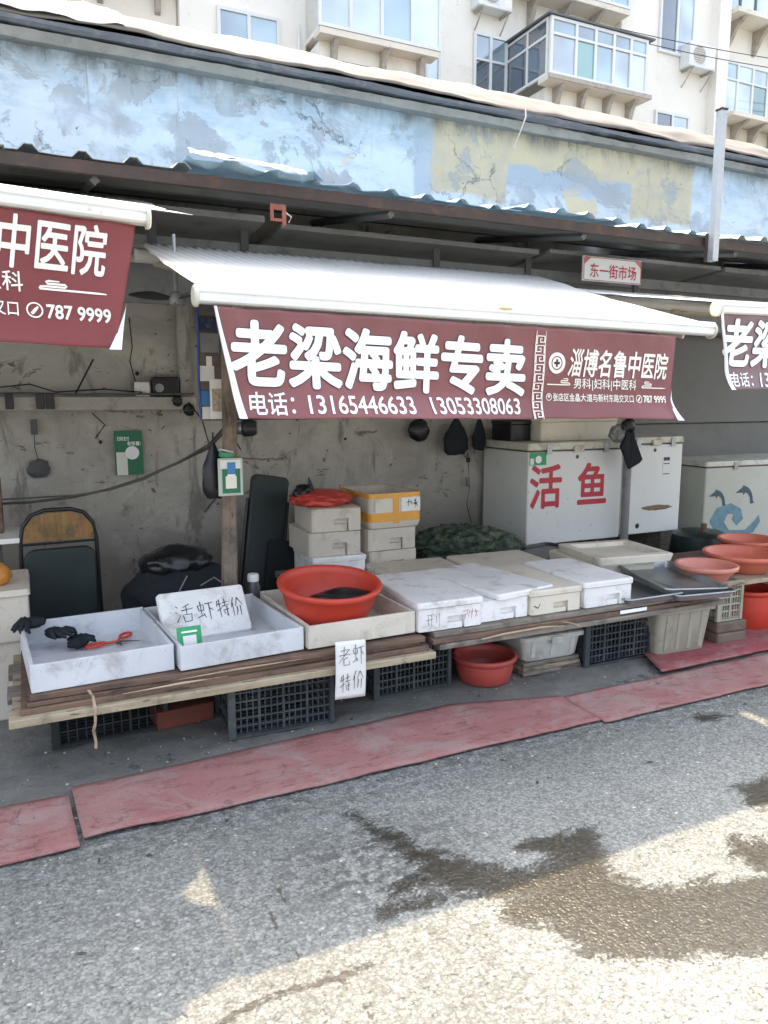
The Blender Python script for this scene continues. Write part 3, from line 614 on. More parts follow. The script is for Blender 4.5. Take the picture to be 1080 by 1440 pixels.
# wall ledge and small wall things
lg = thing('wall_ledge', 'narrow pale ledge along the grey wall at the left', 'ledge', (0, 0, 0))
box('ledge_board', mat('ledge_paint', (0.40, 0.38, 0.34), 0.8, 0.1, 3, (0.12, 0.10, 0.08), 0.6, 6), -3, 1.12, 5.46, 5.585, 1.52, 1.61, lg, 0.006)
box('pilaster', 'grey_wall', 1.02, 1.10, 5.52, 5.59, 1.61, 2.30, lg, 0.004)
MB().tube([(-3, 5.45, 1.635), (0.05, 5.45, 1.632), (0.35, 5.45, 1.625), (1.1, 5.45, 1.63)], 0.008, 6).build('pipe', 'dark_grey', lg)
for x in (-0.1, 0.08, 0.14): MB().box(x, x + 0.05, 5.43, 5.455, 1.53, 1.63).build('clamp', 'black_plastic', lg, bevel=0.004)
MB().tube([(0.32, 5.50, 1.62), (0.45, 5.5, 1.86)], 0.006, 5).build('wire', 'black_plastic', lg)
o = thing('router', 'rounded white box beside the black box on the wall ledge', 'box', (0.76, 5.52, 1.611)); MB().loft([rrect(0.10, 0.06, 0, 0.02), rrect(0.11, 0.07, 0.05, 0.025), rrect(0.10, 0.06, 0.10, 0.02)]).build('case', 'white_metal', o, smooth=40, bevel=0.004)
MB().lathe([(0.0, 0), (0.018, 0), (0.02, 0.004)], 16, Matrix.Translation((0, -0.033, 0.05)) @ Matrix.Rotation(R(90), 4, 'X')).build('dial', 'beige_metal', o)
o = thing('black_box', 'black plastic box with a round knob on the wall ledge', 'box', (0.915, 5.52, 1.611)); MB().box(-0.09, 0.09, -0.04, 0.05, 0, 0.135).build('case', 'black_plastic', o, bevel=0.008)
MB().lathe([(0.0, 0.012), (0.014, 0.012), (0.018, 0.0), (0.03, 0.0)], 20, Matrix.Translation((-0.045, -0.041, 0.06)) @ Matrix.Rotation(R(90), 4, 'X')).build('knob', 'steel', o)
for z0, z1, y in ((1.36, 2.20, 5.50), (0.0, 1.35, 5.53)):
    box('wall_panel', mat('dull_panel' + str(z0)[0], (0.155, 0.150, 0.135), 0.7, 0.12, 1.2, (0.09, 0.09, 0.085), 0.5, 2), 5.22, 7.6, y, y + 0.03, z0, z1, mk, 0.003)
    box('wall_panel', MT['dark_grey'], 7.61, 10.0, y, y + 0.03, z0, z1, mk, 0.003)
# green poster without code square
po = thing('green_poster', 'green poster with white pear shaped logo on the grey wall', 'poster', (0.655, 5.565, 1.22))
MB().box(-0.095, 0.095, -0.001, 0.001, -0.155, 0.155).build('sheet', 'green_poster', po)
MB().box(-0.085, -0.012, -0.0035, -0.0015, -0.155, 0.005).build('white_square', 'paper', po)
MB().lathe([(0, 0), (0.047, 0)], 24, Matrix.Translation((0.022, -0.0042, 0.0)) @ Matrix.Rotation(R(90), 4, 'X')).build('emblem', 'print_white', po)
S0 = lambda x, z: (x, -0.0045, z)
lettering('lettering', '扫码支付', (-0.075, 0.005, 0.085, 0.115), S0, 'print_white', po, 0.02, cut=0)
lettering('lettering', '有惊喜!', (-0.01, 0.08, 0.050, 0.080), S0, 'print_white', po, 0.02, cut=0)
o = thing('wall_socket_hole', 'dark blackened hole with a hanging switch cord on the wall', 'socket', (0.07, 5.56, 1.13))
def crumple(r, sx, sy, sz, amp, fr, seed, sub=3, ridged=True):
    bm = bmesh.new(); bmesh.ops.create_icosphere(bm, subdivisions=sub, radius=1)
    mb = MB()
    for v in bm.verts:
        q = v.co * fr + Vector((seed * 7.3, seed * 3.1, seed)); d = noise.noise(q)
        d = (1 - 2 * abs(d)) * 0.6 if ridged else d
        d += 0.4 * noise.noise(q * 2.7)
        v.co = Vector((v.co.x * sx, v.co.y * sy, v.co.z * sz)) * (r * (1 + amp * d))
    bm.verts.ensure_lookup_table()
    mb.v = [tuple(v.co) for v in bm.verts]; mb.f = [tuple(x.index for x in f.verts) for f in bm.faces]; bm.free(); return mb
crumple(1, 0.06, 0.02, 0.055, 0.5, 1.8, 4).build('soot_patch', 'dark_grey', o, smooth=60)
MB().box(-0.03, 0.01, -0.012, 0.02, 0.23, 0.33).build('switch', 'dark_grey', o, bevel=0.004)
MB().tube([(-0.01, -0.005, 0.24), (-0.015, -0.01, 0.15), (0.005, -0.012, 0.04)], 0.003, 5).build('cord', 'black_plastic', o)
def sag(a, b, s, n=24, f=None): return [(a[0] + (b[0] - a[0]) * t, a[1] + (b[1] - a[1]) * t, a[2] + (b[2] - a[2]) * t - s * 4 * t * (1 - t)) for t in [i / n for i in range(n + 1)]]
cb = thing('power_cables', 'two grey brown cables sweeping across the wall to the post', 'cable', (0, 0, 0))
P1 = [(-1.5, 5.1, 0.98), (-0.3, 5.1, 0.965), (0.0, 5.1, 0.965), (0.25, 5.08, 0.985), (0.46, 5.03, 1.03), (0.66, 4.95, 1.10), (0.85, 4.8, 1.20), (1.0, 4.6, 1.30), (1.02, 4.3, 1.40), (0.99, 4.03, 1.46)]
MB().tube(P1, 0.009, 6).build('cable', mat('cable_brown', (0.10, 0.08, 0.07), 0.6, 0.2, 8, None), cb, smooth=60)
MB().tube([(x + 0.0, y - 0.03, z + 0.012 + 0.02 * math.sin(i)) for i, (x, y, z) in enumerate(P1[:-1])] + [(1.01, 4.05, 1.36)], 0.006, 6).build('cable', 'dark_grey', cb, smooth=60)

wc = thing('wall_wires', 'loose thin wires trailing down the grey wall beside the ledge', 'wire', (0, 0, 0))
for P in ([(0.70, 5.56, 2.15), (0.71, 5.55, 1.95), (0.69, 5.55, 1.85), (0.72, 5.55, 1.72), (0.71, 5.54, 1.62)], [(1.05, 5.5, 1.60), (1.12, 5.3, 1.45), (1.08, 4.8, 1.2), (1.15, 4.9, 1.0), (1.05, 5.0, 0.85)], [(1.0, 4.1, 1.75), (0.98, 4.2, 1.55), (1.06, 4.25, 1.40), (1.15, 4.4, 1.30)], [(0.42, 5.45, 1.5), (0.5, 5.5, 1.42), (0.44, 5.55, 1.33)], [(-0.2, 5.45, 1.66), (0.05, 5.44, 1.69), (0.2, 5.44, 1.64), (0.5, 5.44, 1.66), (0.75, 5.46, 1.64)]):
    MB().tube(P, 0.0045, 5).build('wire', 'black_plastic', wc, smooth=60)
for k_, (x, z, r_) in enumerate(((0.735, 1.77, 0.012), (0.98, 1.58, 0.03), (1.06, 1.52, 0.035), (1.90, 1.44, 0.008), (2.3, 1.28, 0.008), (0.47, 1.30, 0.010))):
    crumple(1, r_, 0.02, r_ * 1.1, 0.4, 2, 80 + k_).build('wire_knot' if r_ > 0.02 else 'nail', 'black_plastic', wc, smooth=60).location = (x, 5.56 if r_ < 0.02 else 5.44, z)
for P in ([(1.55, 5.56, 1.52), (2.2, 5.54, 1.47), (2.9, 5.52, 1.46), (3.55, 5.50, 1.47)], [(3.2, 5.46, 1.46), (3.33, 5.42, 1.43), (3.47, 5.44, 1.455)]):
    MB().tube(P, 0.003, 5).build('line', 'dark_grey', wc, smooth=60)

# ------------------------------------------------------------------ freezers
def freezer(w, d, h, lidh, name_mat, loc, rz, label, legs=0.0):
    t = thing('chest_freezer', label, 'freezer', loc, rz, 'chest freezers along the back wall')
    MB().loft([rrect(w, d, 0, 0.02, 3), rrect(w, d, h - lidh - 0.012, 0.02, 3)]).build('cabinet', name_mat, t, smooth=30, bevel=0.006)
    MB().loft([rrect(w - 0.02, d - 0.02, h - lidh - 0.011, 0.02, 3), rrect(w - 0.02, d - 0.02, h - lidh, 0.02, 3)]).build('gasket', 'dark_grey', t)
    lid = MB().loft([rrect(w + 0.012, d + 0.012, h - lidh + 0.001, 0.025, 4), rrect(w + 0.016, d + 0.016, h - lidh * 0.5, 0.025, 4), rrect(w, d, h, 0.03, 4)]).build('lid', 'freezer_lid', t, smooth=30, bevel=0.005)
    MB().box(-0.05, 0.05, -d / 2 - 0.03, -d / 2 - 0.009, h - lidh - 0.02, h - lidh + 0.03).build('handle', 'freezer_lid', lid, bevel=0.005)
    for sx in (-0.3, 0.3): MB().box(sx * w - 0.025, sx * w + 0.025, -d / 2 - 0.016, -d / 2 - 0.009, h - lidh - 0.03, h - 0.01).build('latch', 'steel', lid, bevel=0.002)
    MB().lathe([(0, 0.006), (0.012, 0.006), (0.016, 0)], 14, Matrix.Translation((0, -d / 2 - 0.001, h - lidh - 0.06)) @ Matrix.Rotation(R(90), 4, 'X')).build('lock', 'dark_grey', t)
    return t
f1 = freezer(0.96, 0.66, 0.82, 0.06, 'freezer', (4.05, 5.19, 0.43), R(-0.5), 'white chest freezer with big red characters and a green sticker')
SF = lambda x, z: (x, -0.33 - 0.0015, z)
lettering('red_lettering', '活', (-0.455, -0.155, 0.30, 0.64), SF, 'red_ink', f1, 0.022, cut=0)
lettering('red_lettering', '鱼', (0.02, 0.31, 0.31, 0.64), SF, 'red_ink', f1, 0.022, cut=0)
MB().box(-0.47, -0.31, -0.334, -0.3315, 0.645, 0.745).build('green_sticker', 'green_card', f1)
MB().lathe([(0, 0), (0.03, 0)], 20, Matrix.Translation((-0.385, -0.3352, 0.690)) @ Matrix.Rotation(R(90), 4, 'X')).build('emblem', 'print_white', f1)
MB().box(-0.465, -0.43, -0.3355, -0.3345, 0.65, 0.70).build('sticker_label', 'paper', f1)
f2 = freezer(0.66, 0.60, 0.84, 0.055, 'freezer', (4.93, 5.20, 0.43), R(-0.5), 'narrower white chest freezer with rust stains, right of the lettered one')
MB().box(0.10, 0.18, -0.302, -0.3005, 0.50, 0.66).build('energy_label', 'paper', f2)
for z in (0.63, 0.60, 0.51): MB().box(0.105, 0.175, -0.3032, -0.3022, z, z + (0.03 if z == 0.63 else 0.008)).build('label_bar', 'navy', f2)
crumple(1, 0.14, 0.002, 0.02, 0.5, 2.0, 8).build('rust_patch', mat('rust_stain', (0.20, 0.14, 0.07), 0.8, 0.3, 30, None), f2).location = (0.05, -0.300, 0.22)
crumple(1, 0.02, 0.002, 0.02, 0.4, 2.0, 9).build('dark_dent', 'black_plastic', f2).location = (-0.16, -0.300, 0.07)
for z, x in ((0, 3.6), (0, 4.35), (0, 5.1)):
    o = box('timber_block', 'grey_wood', x, x + 0.14, 4.95, 5.45, 0.0, 0.425, None, 0.006); tag(o, {3.6: 'wooden block stand under left end of lettered freezer', 4.35: 'wooden block stand between the two raised freezers', 5.1: 'wooden block stand under right end of narrow freezer'}[x], 'stand', 'stands under the freezers')
f3 = freezer(1.75, 0.62, 0.86, 0.05, 'freezer_old', (6.56, 5.25, 0.16), R(-3.5), 'yellowed chest freezer at far right with dolphin decals')
def blobpoly(name, pts, m, par, y=-0.3125):
    MB().add([(x, y, z) for x, z in pts], [tuple(range(len(pts)))]).build(name, m, par)
decal = mat('decal_blue', (0.03, 0.075, 0.10), 0.4, 0.2, 10, None, bump=0); decal2 = mat('decal_light', (0.13, 0.25, 0.30), 0.4, 0.2, 10, None, bump=0)
def dolphin(cx, cz, s, fl):
    pts = [(0, 0), (.10, .02), (.22, .10), (.34, .17), (.40, .27), (.50, .22), (.62, .18), (.76, .08), (.86, -.06), (.92, -.22), (.95, -.38), (1.04, -.46), (.90, -.48), (.84, -.52), (.80, -.42), (.78, -.25), (.70, -.12), (.58, -.04), (.50, -.03), (.44, -.14), (.38, -.03), (.22, -.03), (.1, -.04)]
    return [(cx + fl * a * s, cz + b * s) for a, b in pts]
blobpoly('dolphin_decal', dolphin(-0.50, 0.56, 0.24, 1), decal, f3)
blobpoly('dolphin_decal', dolphin(-0.83, 0.54, 0.22, 1), decal, f3, -0.3128)
blobpoly('wave_decal', [(-0.80, 0.30), (-0.72, 0.42), (-0.55, 0.46), (-0.42, 0.40), (-0.38, 0.30), (-0.46, 0.24), (-0.52, 0.30), (-0.50, 0.35), (-0.58, 0.36), (-0.62, 0.28), (-0.55, 0.20), (-0.35, 0.19), (-0.22, 0.28), (-0.18, 0.33), (-0.16, 0.26), (-0.24, 0.16), (-0.45, 0.12), (-0.70, 0.16)], decal2, f3, -0.3131)
MB().box(0.38, 0.62, -0.3125, -0.3110, 0.52, 0.70).build('poster', 'paper', f3)
MB().box(0.40, 0.60, -0.3142, -0.3130, 0.63, 0.69).build('poster_band', 'blue_print', f3)
# foam box standing on freezer, dark bin beside it
def foam_box(w, d, h, mname, label, loc, rz, group=None, lid=True, lidw=0.012, notch=True, lidrz=0.0, name='foam_box', lidh=0.035, lidoff=(0, 0)):
    t = thing(name, label, 'box', loc, rz, group)
    bh = h - (lidh if lid else 0)
    # front wall has a real pocket for the fingers
    mb = MB(); th = 0.03; nw, nh = 0.10, 0.036; cx = 0.03 * (1 if notch else 0); cz = bh * 0.42
    if notch:
        y0, y1 = -d / 2, -d / 2 + 0.030
        mb.box(-w / 2, w / 2, y1, d / 2, 0, bh)
        mb.box(-w / 2, cx - nw / 2, y0, y1, 0, bh); mb.box(cx + nw / 2, w / 2, y0, y1, 0, bh)
        mb.box(cx - nw / 2, cx + nw / 2, y0, y1, cz + nh / 2, bh); mb.box(cx - nw / 2, cx + nw / 2, y0 + 0.006, y1, 0, cz - nh / 2)
        bm = bmesh.new()
    else: mb.loft([rrect(w, d, 0, 0.02, 3), rrect(w, d, bh, 0.02, 3)])
    if not notch: mb.build('body', mname, t, smooth=35, bevel=0.004)
    else:
        inner = MB().box(-w / 2 + 0.008, w / 2 - 0.008, y1, d / 2, 0.0, bh); 
        # one skin: rounded ring walls with a stepped front
        fr = MB(); z0, z1 = cz - nh / 2, cz + nh / 2; r = 0.018
        fr.loft([rrect(w, d - 0.030, 0, r, 3, 0, 0.015), rrect(w, d - 0.030, bh, r, 3, 0, 0.015)])
        fr.box(-w / 2 + r, cx - nw / 2, -d / 2, -d / 2 + 0.034, 0.0015, bh - 0.0015); fr.box(cx + nw / 2, w / 2 - r, -d / 2, -d / 2 + 0.034, 0.0015, bh - 0.0015)
        fr.box(cx - nw / 2, cx + nw / 2, -d / 2, -d / 2 + 0.034, z1, bh - 0.0015); fr.box(cx - nw / 2, cx + nw / 2 - 0.012, -d / 2 + 0.004, -d / 2 + 0.034, 0.0015, z0)
        a = [(-w / 2 + r, -d / 2), (-w / 2 + 0.005, -d / 2 + 0.008), (-w / 2, -d / 2 + 0.034)]
        for s in (-1, 1):
            q = [(abs(px) * s, py) for px, py in a] + [((w / 2 - r) * s, -d / 2 + 0.034)]
            if s == 1: q = q[::-1]
            ring = lambda z: [(x, y, z) for x, y in q]
            fr.loft([ring(0.0015), ring(bh - 0.0015)])
        fr.build('body', mname, t)
    if lid:
        L = MB().loft([rrect(w + lidw, d + lidw, 0.001, 0.022, 3), rrect(w + lidw, d + lidw, lidh - 0.008, 0.022, 3), rrect(w + lidw - 0.014, d + lidw - 0.014, lidh, 0.018, 3)]).build('lid', mname, t, smooth=35, bevel=0.003)
        L.location = (lidoff[0], lidoff[1], bh); L.rotation_euler = (0, 0, lidrz)
    return t
foam_box(0.80, 0.40, 0.19, 'cream_foam', 'large pale foam box lying on top of the lettered freezer', (4.20, 5.22, 1.252), 0, notch=False)
o = foam_box(0.20, 0.3, 0.17, 'black_plastic', 'small black box at the left end of the freezer top', (3.70, 5.3, 1.252), 0, notch=False, name='black_box')

# ------------------------------------------------------------------ awnings
def awning(label, x0, x1, yb, zb, yf, zfl, zfr, arms=True, flare=0.0):
    t = thing('awning', label, 'awning', (0, 0, 0), 0, 'white folding awnings above the stalls')
    zf = lambda x: zfl + (zfr - zfl) * (x - x0) / (x1 - x0)
    def F(u, v):
        x = x0 + 0.02 + (x1 - x0 - 0.04 + flare * (1 - v ** 70) * (1 - 0.5 * math.exp(-((v - 0.62) / 0.05) ** 2))) * u; y = yb + (yf - yb) * v  # fabric edge widened to block sun between awnings, dip left for a light patch
        z = (zb + (zf(x) + 0.035 - zb) * v) - 0.010 * math.sin(math.pi * v) + 0.004 * nz(x * 3, y * 2) + 0.014 * math.sin((x - 0.25 * v) * 105 + 2 * nz(x * 2, v * 2)) * max(0, 1 - v * 1.25) ** 1.3 * (0.75 + 0.5 * nz(x * 3, 5))
        return (x, y, z)
    MB().grid(F, 560, 20).build('fabric', 'awning_fabric', t, smooth=180, solid=0.002)
    tilt = math.atan2(zfr - zfl, x1 - x0)
    bar = [(a * 0.85, b * 0.78 + 0.008) for a, b in [(0.040, 0.045), (-0.030, 0.045), (-0.040, 0.030), (-0.040, 0.008), (-0.030, 0.004), (-0.030, -0.004), (-0.040, -0.008), (-0.036, -0.036), (-0.022, -0.045), (0.040, -0.045)]]
    MB().loft([[(x, yf + a, zf(x) + b) for a, b in bar] for x in (x0, x1)]).build('front_bar', 'white_metal', t, bevel=0.003)
    for x, s in ((x0, -1), (x1, 1)):
        MB().lathe([(0.0, 0.010), (0.036, 0.010), (0.043, 0.004), (0.043, -0.008), (0, -0.008)], 24, Matrix.Translation((x, yf, zf(x))) @ Matrix.Rotation(R(90) * s, 4, 'Y') @ Matrix.Diagonal((1, 1, 1, 1))).build('end_cap', 'freezer_lid', t, smooth=40)
    MB().tube([(x0, yb + 0.05, zb - 0.06), (x1, yb + 0.05, zb - 0.06)], 0.04, 16).build('roller', 'white_metal', t, smooth=40)
    MB().tube([(x0 - 0.02, yb + 0.10, zb - 0.07), (x1 + 0.02, yb + 0.10, zb - 0.07)], 0.022, 4).build('mounting_bar', 'beige_metal', t)
    if arms:
        for x, s in ((x0 + 0.12, 1), (x1 - 0.12, -1)):
            ex = x + s * 0.38; ey = (yb + yf) / 2; zz = (zb + zf(x)) / 2 - 0.09
            MB().tube([(x, yb + 0.08, zb - 0.09), (ex, ey, zz)], 0.022, 8).build('arm', 'beige_metal', t, smooth=50)
            MB().tube([(ex, ey, zz), (x + s * 0.05, yf + 0.03, zf(x) - 0.03)], 0.018, 8).build('arm', 'beige_metal', t, smooth=50)
            MB().lathe([(0, -0.03), (0.03, -0.03), (0.03, 0.03), (0, 0.03)], 14, Matrix.Translation((ex, ey, zz))).build('elbow', 'beige_metal', t, smooth=40)
    return t
aw = awning('white awning over the middle stall, lit bright from above', 0.635, 3.43, 4.62, 2.47, 3.05, 1.995, 1.965)
awning('white awning at the left edge, raised highest, its end near the red banner', -2.5, 0.483, 4.55, 2.68, 3.15, 2.40, 2.29, flare=0.215)
awning('white awning at the right edge seen edge on', 3.46, 6.3, 4.60, 2.40, 3.05, 2.085, 2.12)

def banner(x0l, x0b, x1t, x1b, zt0, zt1, H, y0, seed, label, curlL=True, swing=0.0, m='banner'):
    t = thing('banner', label, 'banner', (0, 0, 0), 0, 'maroon advertising banners hanging from the awnings')
    def zt(x): return zt0 + (zt1 - zt0) * (x - x0l) / (x1t - x0l)
    def Y(x, z):
        d = (zt(x) - z) / H
        y = y0 + 0.022 * math.sin(x * 3.1 + seed) * d + 0.010 * nz(x * 5, d * 1.5, seed) * (0.3 + d) + 0.004 * nz(x * 14, d * 3, seed)
        y += swing * d * d - 0.085 * max(0, (d - 0.72) / 0.28) ** 1.6 * (0.65 + 0.35 * math.sin(x * 4 + seed))
        y += 0.016 * math.sin(x * 19 + 3 * math.sin(x * 5 + seed) - d * 3) * max(0, 0.45 - d) + 0.007 * math.sin(x * 9 + d * 6 + seed) * d - 0.03 * max(0, 0.2 - d)
        return y
    def S(x, z, off=0.0035): return (x, Y(x, z) - off, z)
    def F(u, v):
        xl = x0l + (x0b - x0l) * v; xr = x1t + (x1b - x1t) * v
        x = xl + (xr - xl) * u; z = zt(x) - v * (H + 0.008 * nz(x * 4, seed))
        y = Y(x, z); 
        e = max(0, (u - 0.985) / 0.015) * v ** 2
        y += -0.03 * e; x -= 0.02 * e
        return (x, y, z)
    MB().grid(F, 160, 36).build('vinyl', m, t, smooth=180, solid=0.0015)
    # folded pale hem along the left edge
    def C(u, v):
        xl = x0l + (x0b - x0l) * v; z = zt(xl) - v * H; w = 0.012 + 0.022 * v
        return (xl - 0.004 + w * u, Y(xl, z) - 0.010 - 0.012 * math.sin(math.pi * u), z)
    if curlL: MB().grid(C, 5, 20).build('folded_edge', 'print_white', t, smooth=180)
    def D(u, v):
        xr = x1t + (x1b - x1t) * (0.62 + 0.38 * v); z = zt(xr) - H * (0.62 + 0.38 * v); w = 0.045 * v ** 1.5
        return (xr + 0.003 - w * (1 - u), Y(xr, z) - 0.028 * v - 0.004 - 0.014 * math.sin(math.pi * u) * v, z - 0.004)
    MB().grid(D, 5, 14).build('turned_corner', 'print_white', t, smooth=180)
    return t, S
def key_strip(t, S, xc, w, z0, z1):
    MBb = MB(); h = w * 0.72; n = int((z1 - z0) / h)
    lines = []
    for i in range(n):
        a = z0 + i * h; s = 1 if i % 2 == 0 else -1
        f = lambda px, pz: (xc + (px - 0.5) * w * 0.72 * s, a + pz * h)
        lines.append([f(0.0, 0.0), f(0.0, 0.86), f(1.0, 0.86)]); lines.append([f(1.0, 0.86), f(1.0, 0.22), f(0.42, 0.22), f(0.42, 0.56), f(0.70, 0.56)])
    ribbons('key_pattern', lines, w * 0.055, lambda x, z: S(x, z, 0.005), 'print_cream', t)
    for s in (-1, 1): ribbons('strip_line', [[(xc + s * w * 0.46, z0 + k * 0.03) for k in range(int((z1 - z0) / 0.03) + 1)]], w * 0.035, lambda x, z: S(x, z, 0.005), 'print_cream', t)
def ornament(t, S, x0, x1, z, s, w=0.0028):
    L = x1 - x0; e = x1 if s > 0 else x0; d = 1 if s > 0 else -1
    st = [[(x0 + L * k / 8, z) for k in range(9)]]
    q = lambda a, b: (e - d * a * L, z + b)
    st.append([q(0, 0), q(0.02, .008), q(0.1, .010), q(0.38, .010), q(0.40, .015), q(0.38, .020), q(0.12, .020), q(0.10, .026), q(0.14, .030), q(0.30, .030)]) 
    ribbons('ornament', st, w, lambda x, zz: S(x, zz, 0.0045), 'print_cream', t)
def ring(t, S, cx, cz, r0, r1, m='print_cream', off=0.0045, seg=28, ax=1.0):
    vs = []; 
    for rr in (r0, r1): vs += [S(cx + rr * ax * math.cos(2 * math.pi * k / seg), cz + rr * math.sin(2 * math.pi * k / seg), off) for k in range(seg)]
    MB().add(vs, [(k, (k + 1) % seg, seg + (k + 1) % seg, seg + k) for k in range(seg)]).build('emblem_ring', m, t)
def hospital(t, S, x0, sc, zt, slope, detail=True):
    """right-hand advert block; x0 = left of the block, widths in metres, z measured at x0"""
    W = 0.78 * sc
    Sx = lambda x, z, off=0.004: S(x, z + slope * (x - x0), off)
    r = 0.052 * sc; cx = x0 + r; cz = zt - 0.075 * sc
    ring(t, Sx, cx, cz, r * 0.66, r); ring(t, Sx, cx, cz, 0.001, r * 0.55)
    lettering('emblem_cross', '✚', (cx - r * 0.34, cx + r * 0.34, cz - r * 0.36, cz + r * 0.36), lambda x, z: Sx(x, z, 0.0055), 'print_dark', t, 0.0, cut=0)
    lettering('lettering', '淄博名鲁中医院', (x0 + 0.125 * sc, x0 + W, zt - 0.135 * sc, zt), lambda x, z: Sx(x, z), 'print_cream', t, 0.018, 0.22)
    lettering('lettering', '男科|妇科|中医科', (x0 + 0.17 * sc, x0 + 0.56 * sc, zt - 0.205 * sc, zt - 0.145 * sc), lambda x, z: Sx(x, z), 'print_cream', t, 0.010)
    ornament(t, lambda x, z, o: Sx(x, z, o), x0, x0 + 0.145 * sc, zt - 0.180 * sc, 1, 0.0028 * sc); ornament(t, lambda x, z, o: Sx(x, z, o), x0 + 0.60 * sc, x0 + W - 0.01 * sc, zt - 0.183 * sc, -1, 0.0028 * sc)
    z2 = zt - 0.262 * sc
    ring(t, Sx, x0 + 0.018 * sc, z2 + 0.02 * sc, 0.015 * sc, 0.0185 * sc); ring(t, Sx, x0 + 0.018 * sc, z2 + 0.024 * sc, 0.003 * sc, 0.008 * sc)
    lettering('lettering', '张店区金晶大道与新村东路交叉口', (x0 + 0.045 * sc, x0 + 0.545 * sc, z2, z2 + 0.040 * sc), lambda x, z: Sx(x, z), 'print_cream', t, 0.012)
    px = x0 + 0.585 * sc
    ring(t, Sx, px, z2 + 0.02 * sc, 0.017 * sc, 0.021 * sc)
    ribbons('phone_icon', [[(px - 0.008 * sc, z2 + 0.010 * sc), (px - 0.004 * sc, z2 + 0.014 * sc), (px + 0.002 * sc, z2 + 0.022 * sc), (px + 0.009 * sc, z2 + 0.030 * sc)]], 0.004 * sc, lambda x, z: Sx(x, z, 0.0045), 'print_cream', t)
    lettering('lettering', '787 9999', (x0 + 0.615 * sc, x0 + W - 0.004, z2 + 0.002, z2 + 0.038 * sc), lambda x, z: Sx(x, z), 'print_cream', t, 0.025)
def main_text(t, S, xa, xb, z1, h, slope, body='老梁海鲜专卖'):
    zf = lambda x, z, off=0.004: S(x, z, off)
    _, ref = lettering('lettering', body, (xa, xb, z1 - h, z1), lambda x, z: S(x, z, 0.0055), 'print_white', t, 0.034, slope=slope)
    lettering('lettering_shadow', body, (xa, xb, z1 - h, z1), lambda x, z: S(x, z, 0.0035), 'print_dark', t, 0.047, slope=slope, ref=ref)  # dark enlarged copy paints a thin shadow around the letter edges
bn, S = banner(0.700, 0.785, 3.150, 3.105, 1.955, 1.925, 0.435, 3.03, 1.3, 'maroon banner with large white characters under the middle awning')
main_text(bn, S, 0.765, 2.185, 1.905, 0.250, -0.028)
for tx_, xa_, xb_, za_, zb_ in (('电话：', 0.83, 1.015, 1.533, 1.625), ('13165446633', 1.075, 1.575, 1.537, 1.612), ('13053308063', 1.665, 2.165, 1.530, 1.604)): lettering('phone_lettering', tx_, (xa_, xb_, za_, zb_), lambda x, z: S(x, z, 0.004), 'print_white', bn, 0.012, slope=-0.012)
key_strip(bn, S, 2.272, 0.062, 1.50, 1.94)
hospital(bn, S, 2.325, 0.985, 1.845, -0.018)
bl, S2 = banner(-2.45, -2.46, 0.437, 0.352, 2.375, 2.258, 0.475, 3.155, 4.0, 'maroon banner at left edge with cream calligraphy and a phone number', curlL=False, m='banner_red')
main_text(bl, S2, -2.35, -0.92, 2.28, 0.28, -0.03); key_strip(bl, S2, -0.83, 0.066, 1.86, 2.25)
hospital(bl, S2, -0.738, 1.37, 2.294, -0.05)
br, S3 = banner(3.475, 3.60, 6.1, 6.08, 2.065, 2.09, 0.42, 3.05, 2.2, 'grey looking banner at the right edge with white characters', swing=0.0, m='banner_grey')
main_text(br, S3, 3.53, 4.95, 2.03, 0.25, 0.0)
for tx_, xa_, xb_ in (('电话：', 3.61, 3.79), ('13165446633', 3.85, 4.34), ('13053308063', 4.43, 4.93)): lettering('phone_lettering', tx_, (xa_, xb_, 1.665, 1.745), lambda x, z: S3(x, z, 0.004), 'print_white', br, 0.012)
key_strip(br, S3, 5.05, 0.062, 1.68, 2.05); hospital(br, S3, 5.13, 0.98, 1.98, 0)

# market sign under the canopy
sg = thing('market_sign', 'small white sign with red characters hanging under the canopy', 'sign', (4.12, 4.62, 2.555), R(0))
MB().box(-0.285, 0.285, 0, 0.02, -0.085, 0.095).build('board', 'paper', sg, bevel=0.003)
lettering('lettering', '东一街市场', (-0.22, 0.23, -0.055, 0.045), lambda x, z: (x, -0.002, z), 'red_ink', sg, 0.012, cut=0)
for z in (-0.080, 0.084): MB().box(-0.275, 0.275, -0.0022, -0.0012, z, z + 0.005).build('border', 'red_ink', sg)
for x in (-0.280, 0.275): MB().box(x, x + 0.005, -0.0022, -0.0012, -0.075, 0.084).build('border', 'red_ink', sg)
for sx in (-1, 1): MB().add([(sx * 0.274, -0.0026, 0.084), (sx * 0.215, -0.0026, 0.084), (sx * 0.274, -0.0026, 0.035)], [(0, 1, 2)]).build('corner_print', mat('pale_red', (0.5, 0.2, 0.2), 0.6, 0.1, 9, None, bump=0), sg)

crumple(1, 0.035, 0.0015, 0.006, 0.5, 2, 91).build('stain', mat('yellow_stain', (0.55, 0.42, 0.18), 0.6, 0.2, 30, None, bump=0), aw).location = (2.06, 3.016, 2.012)
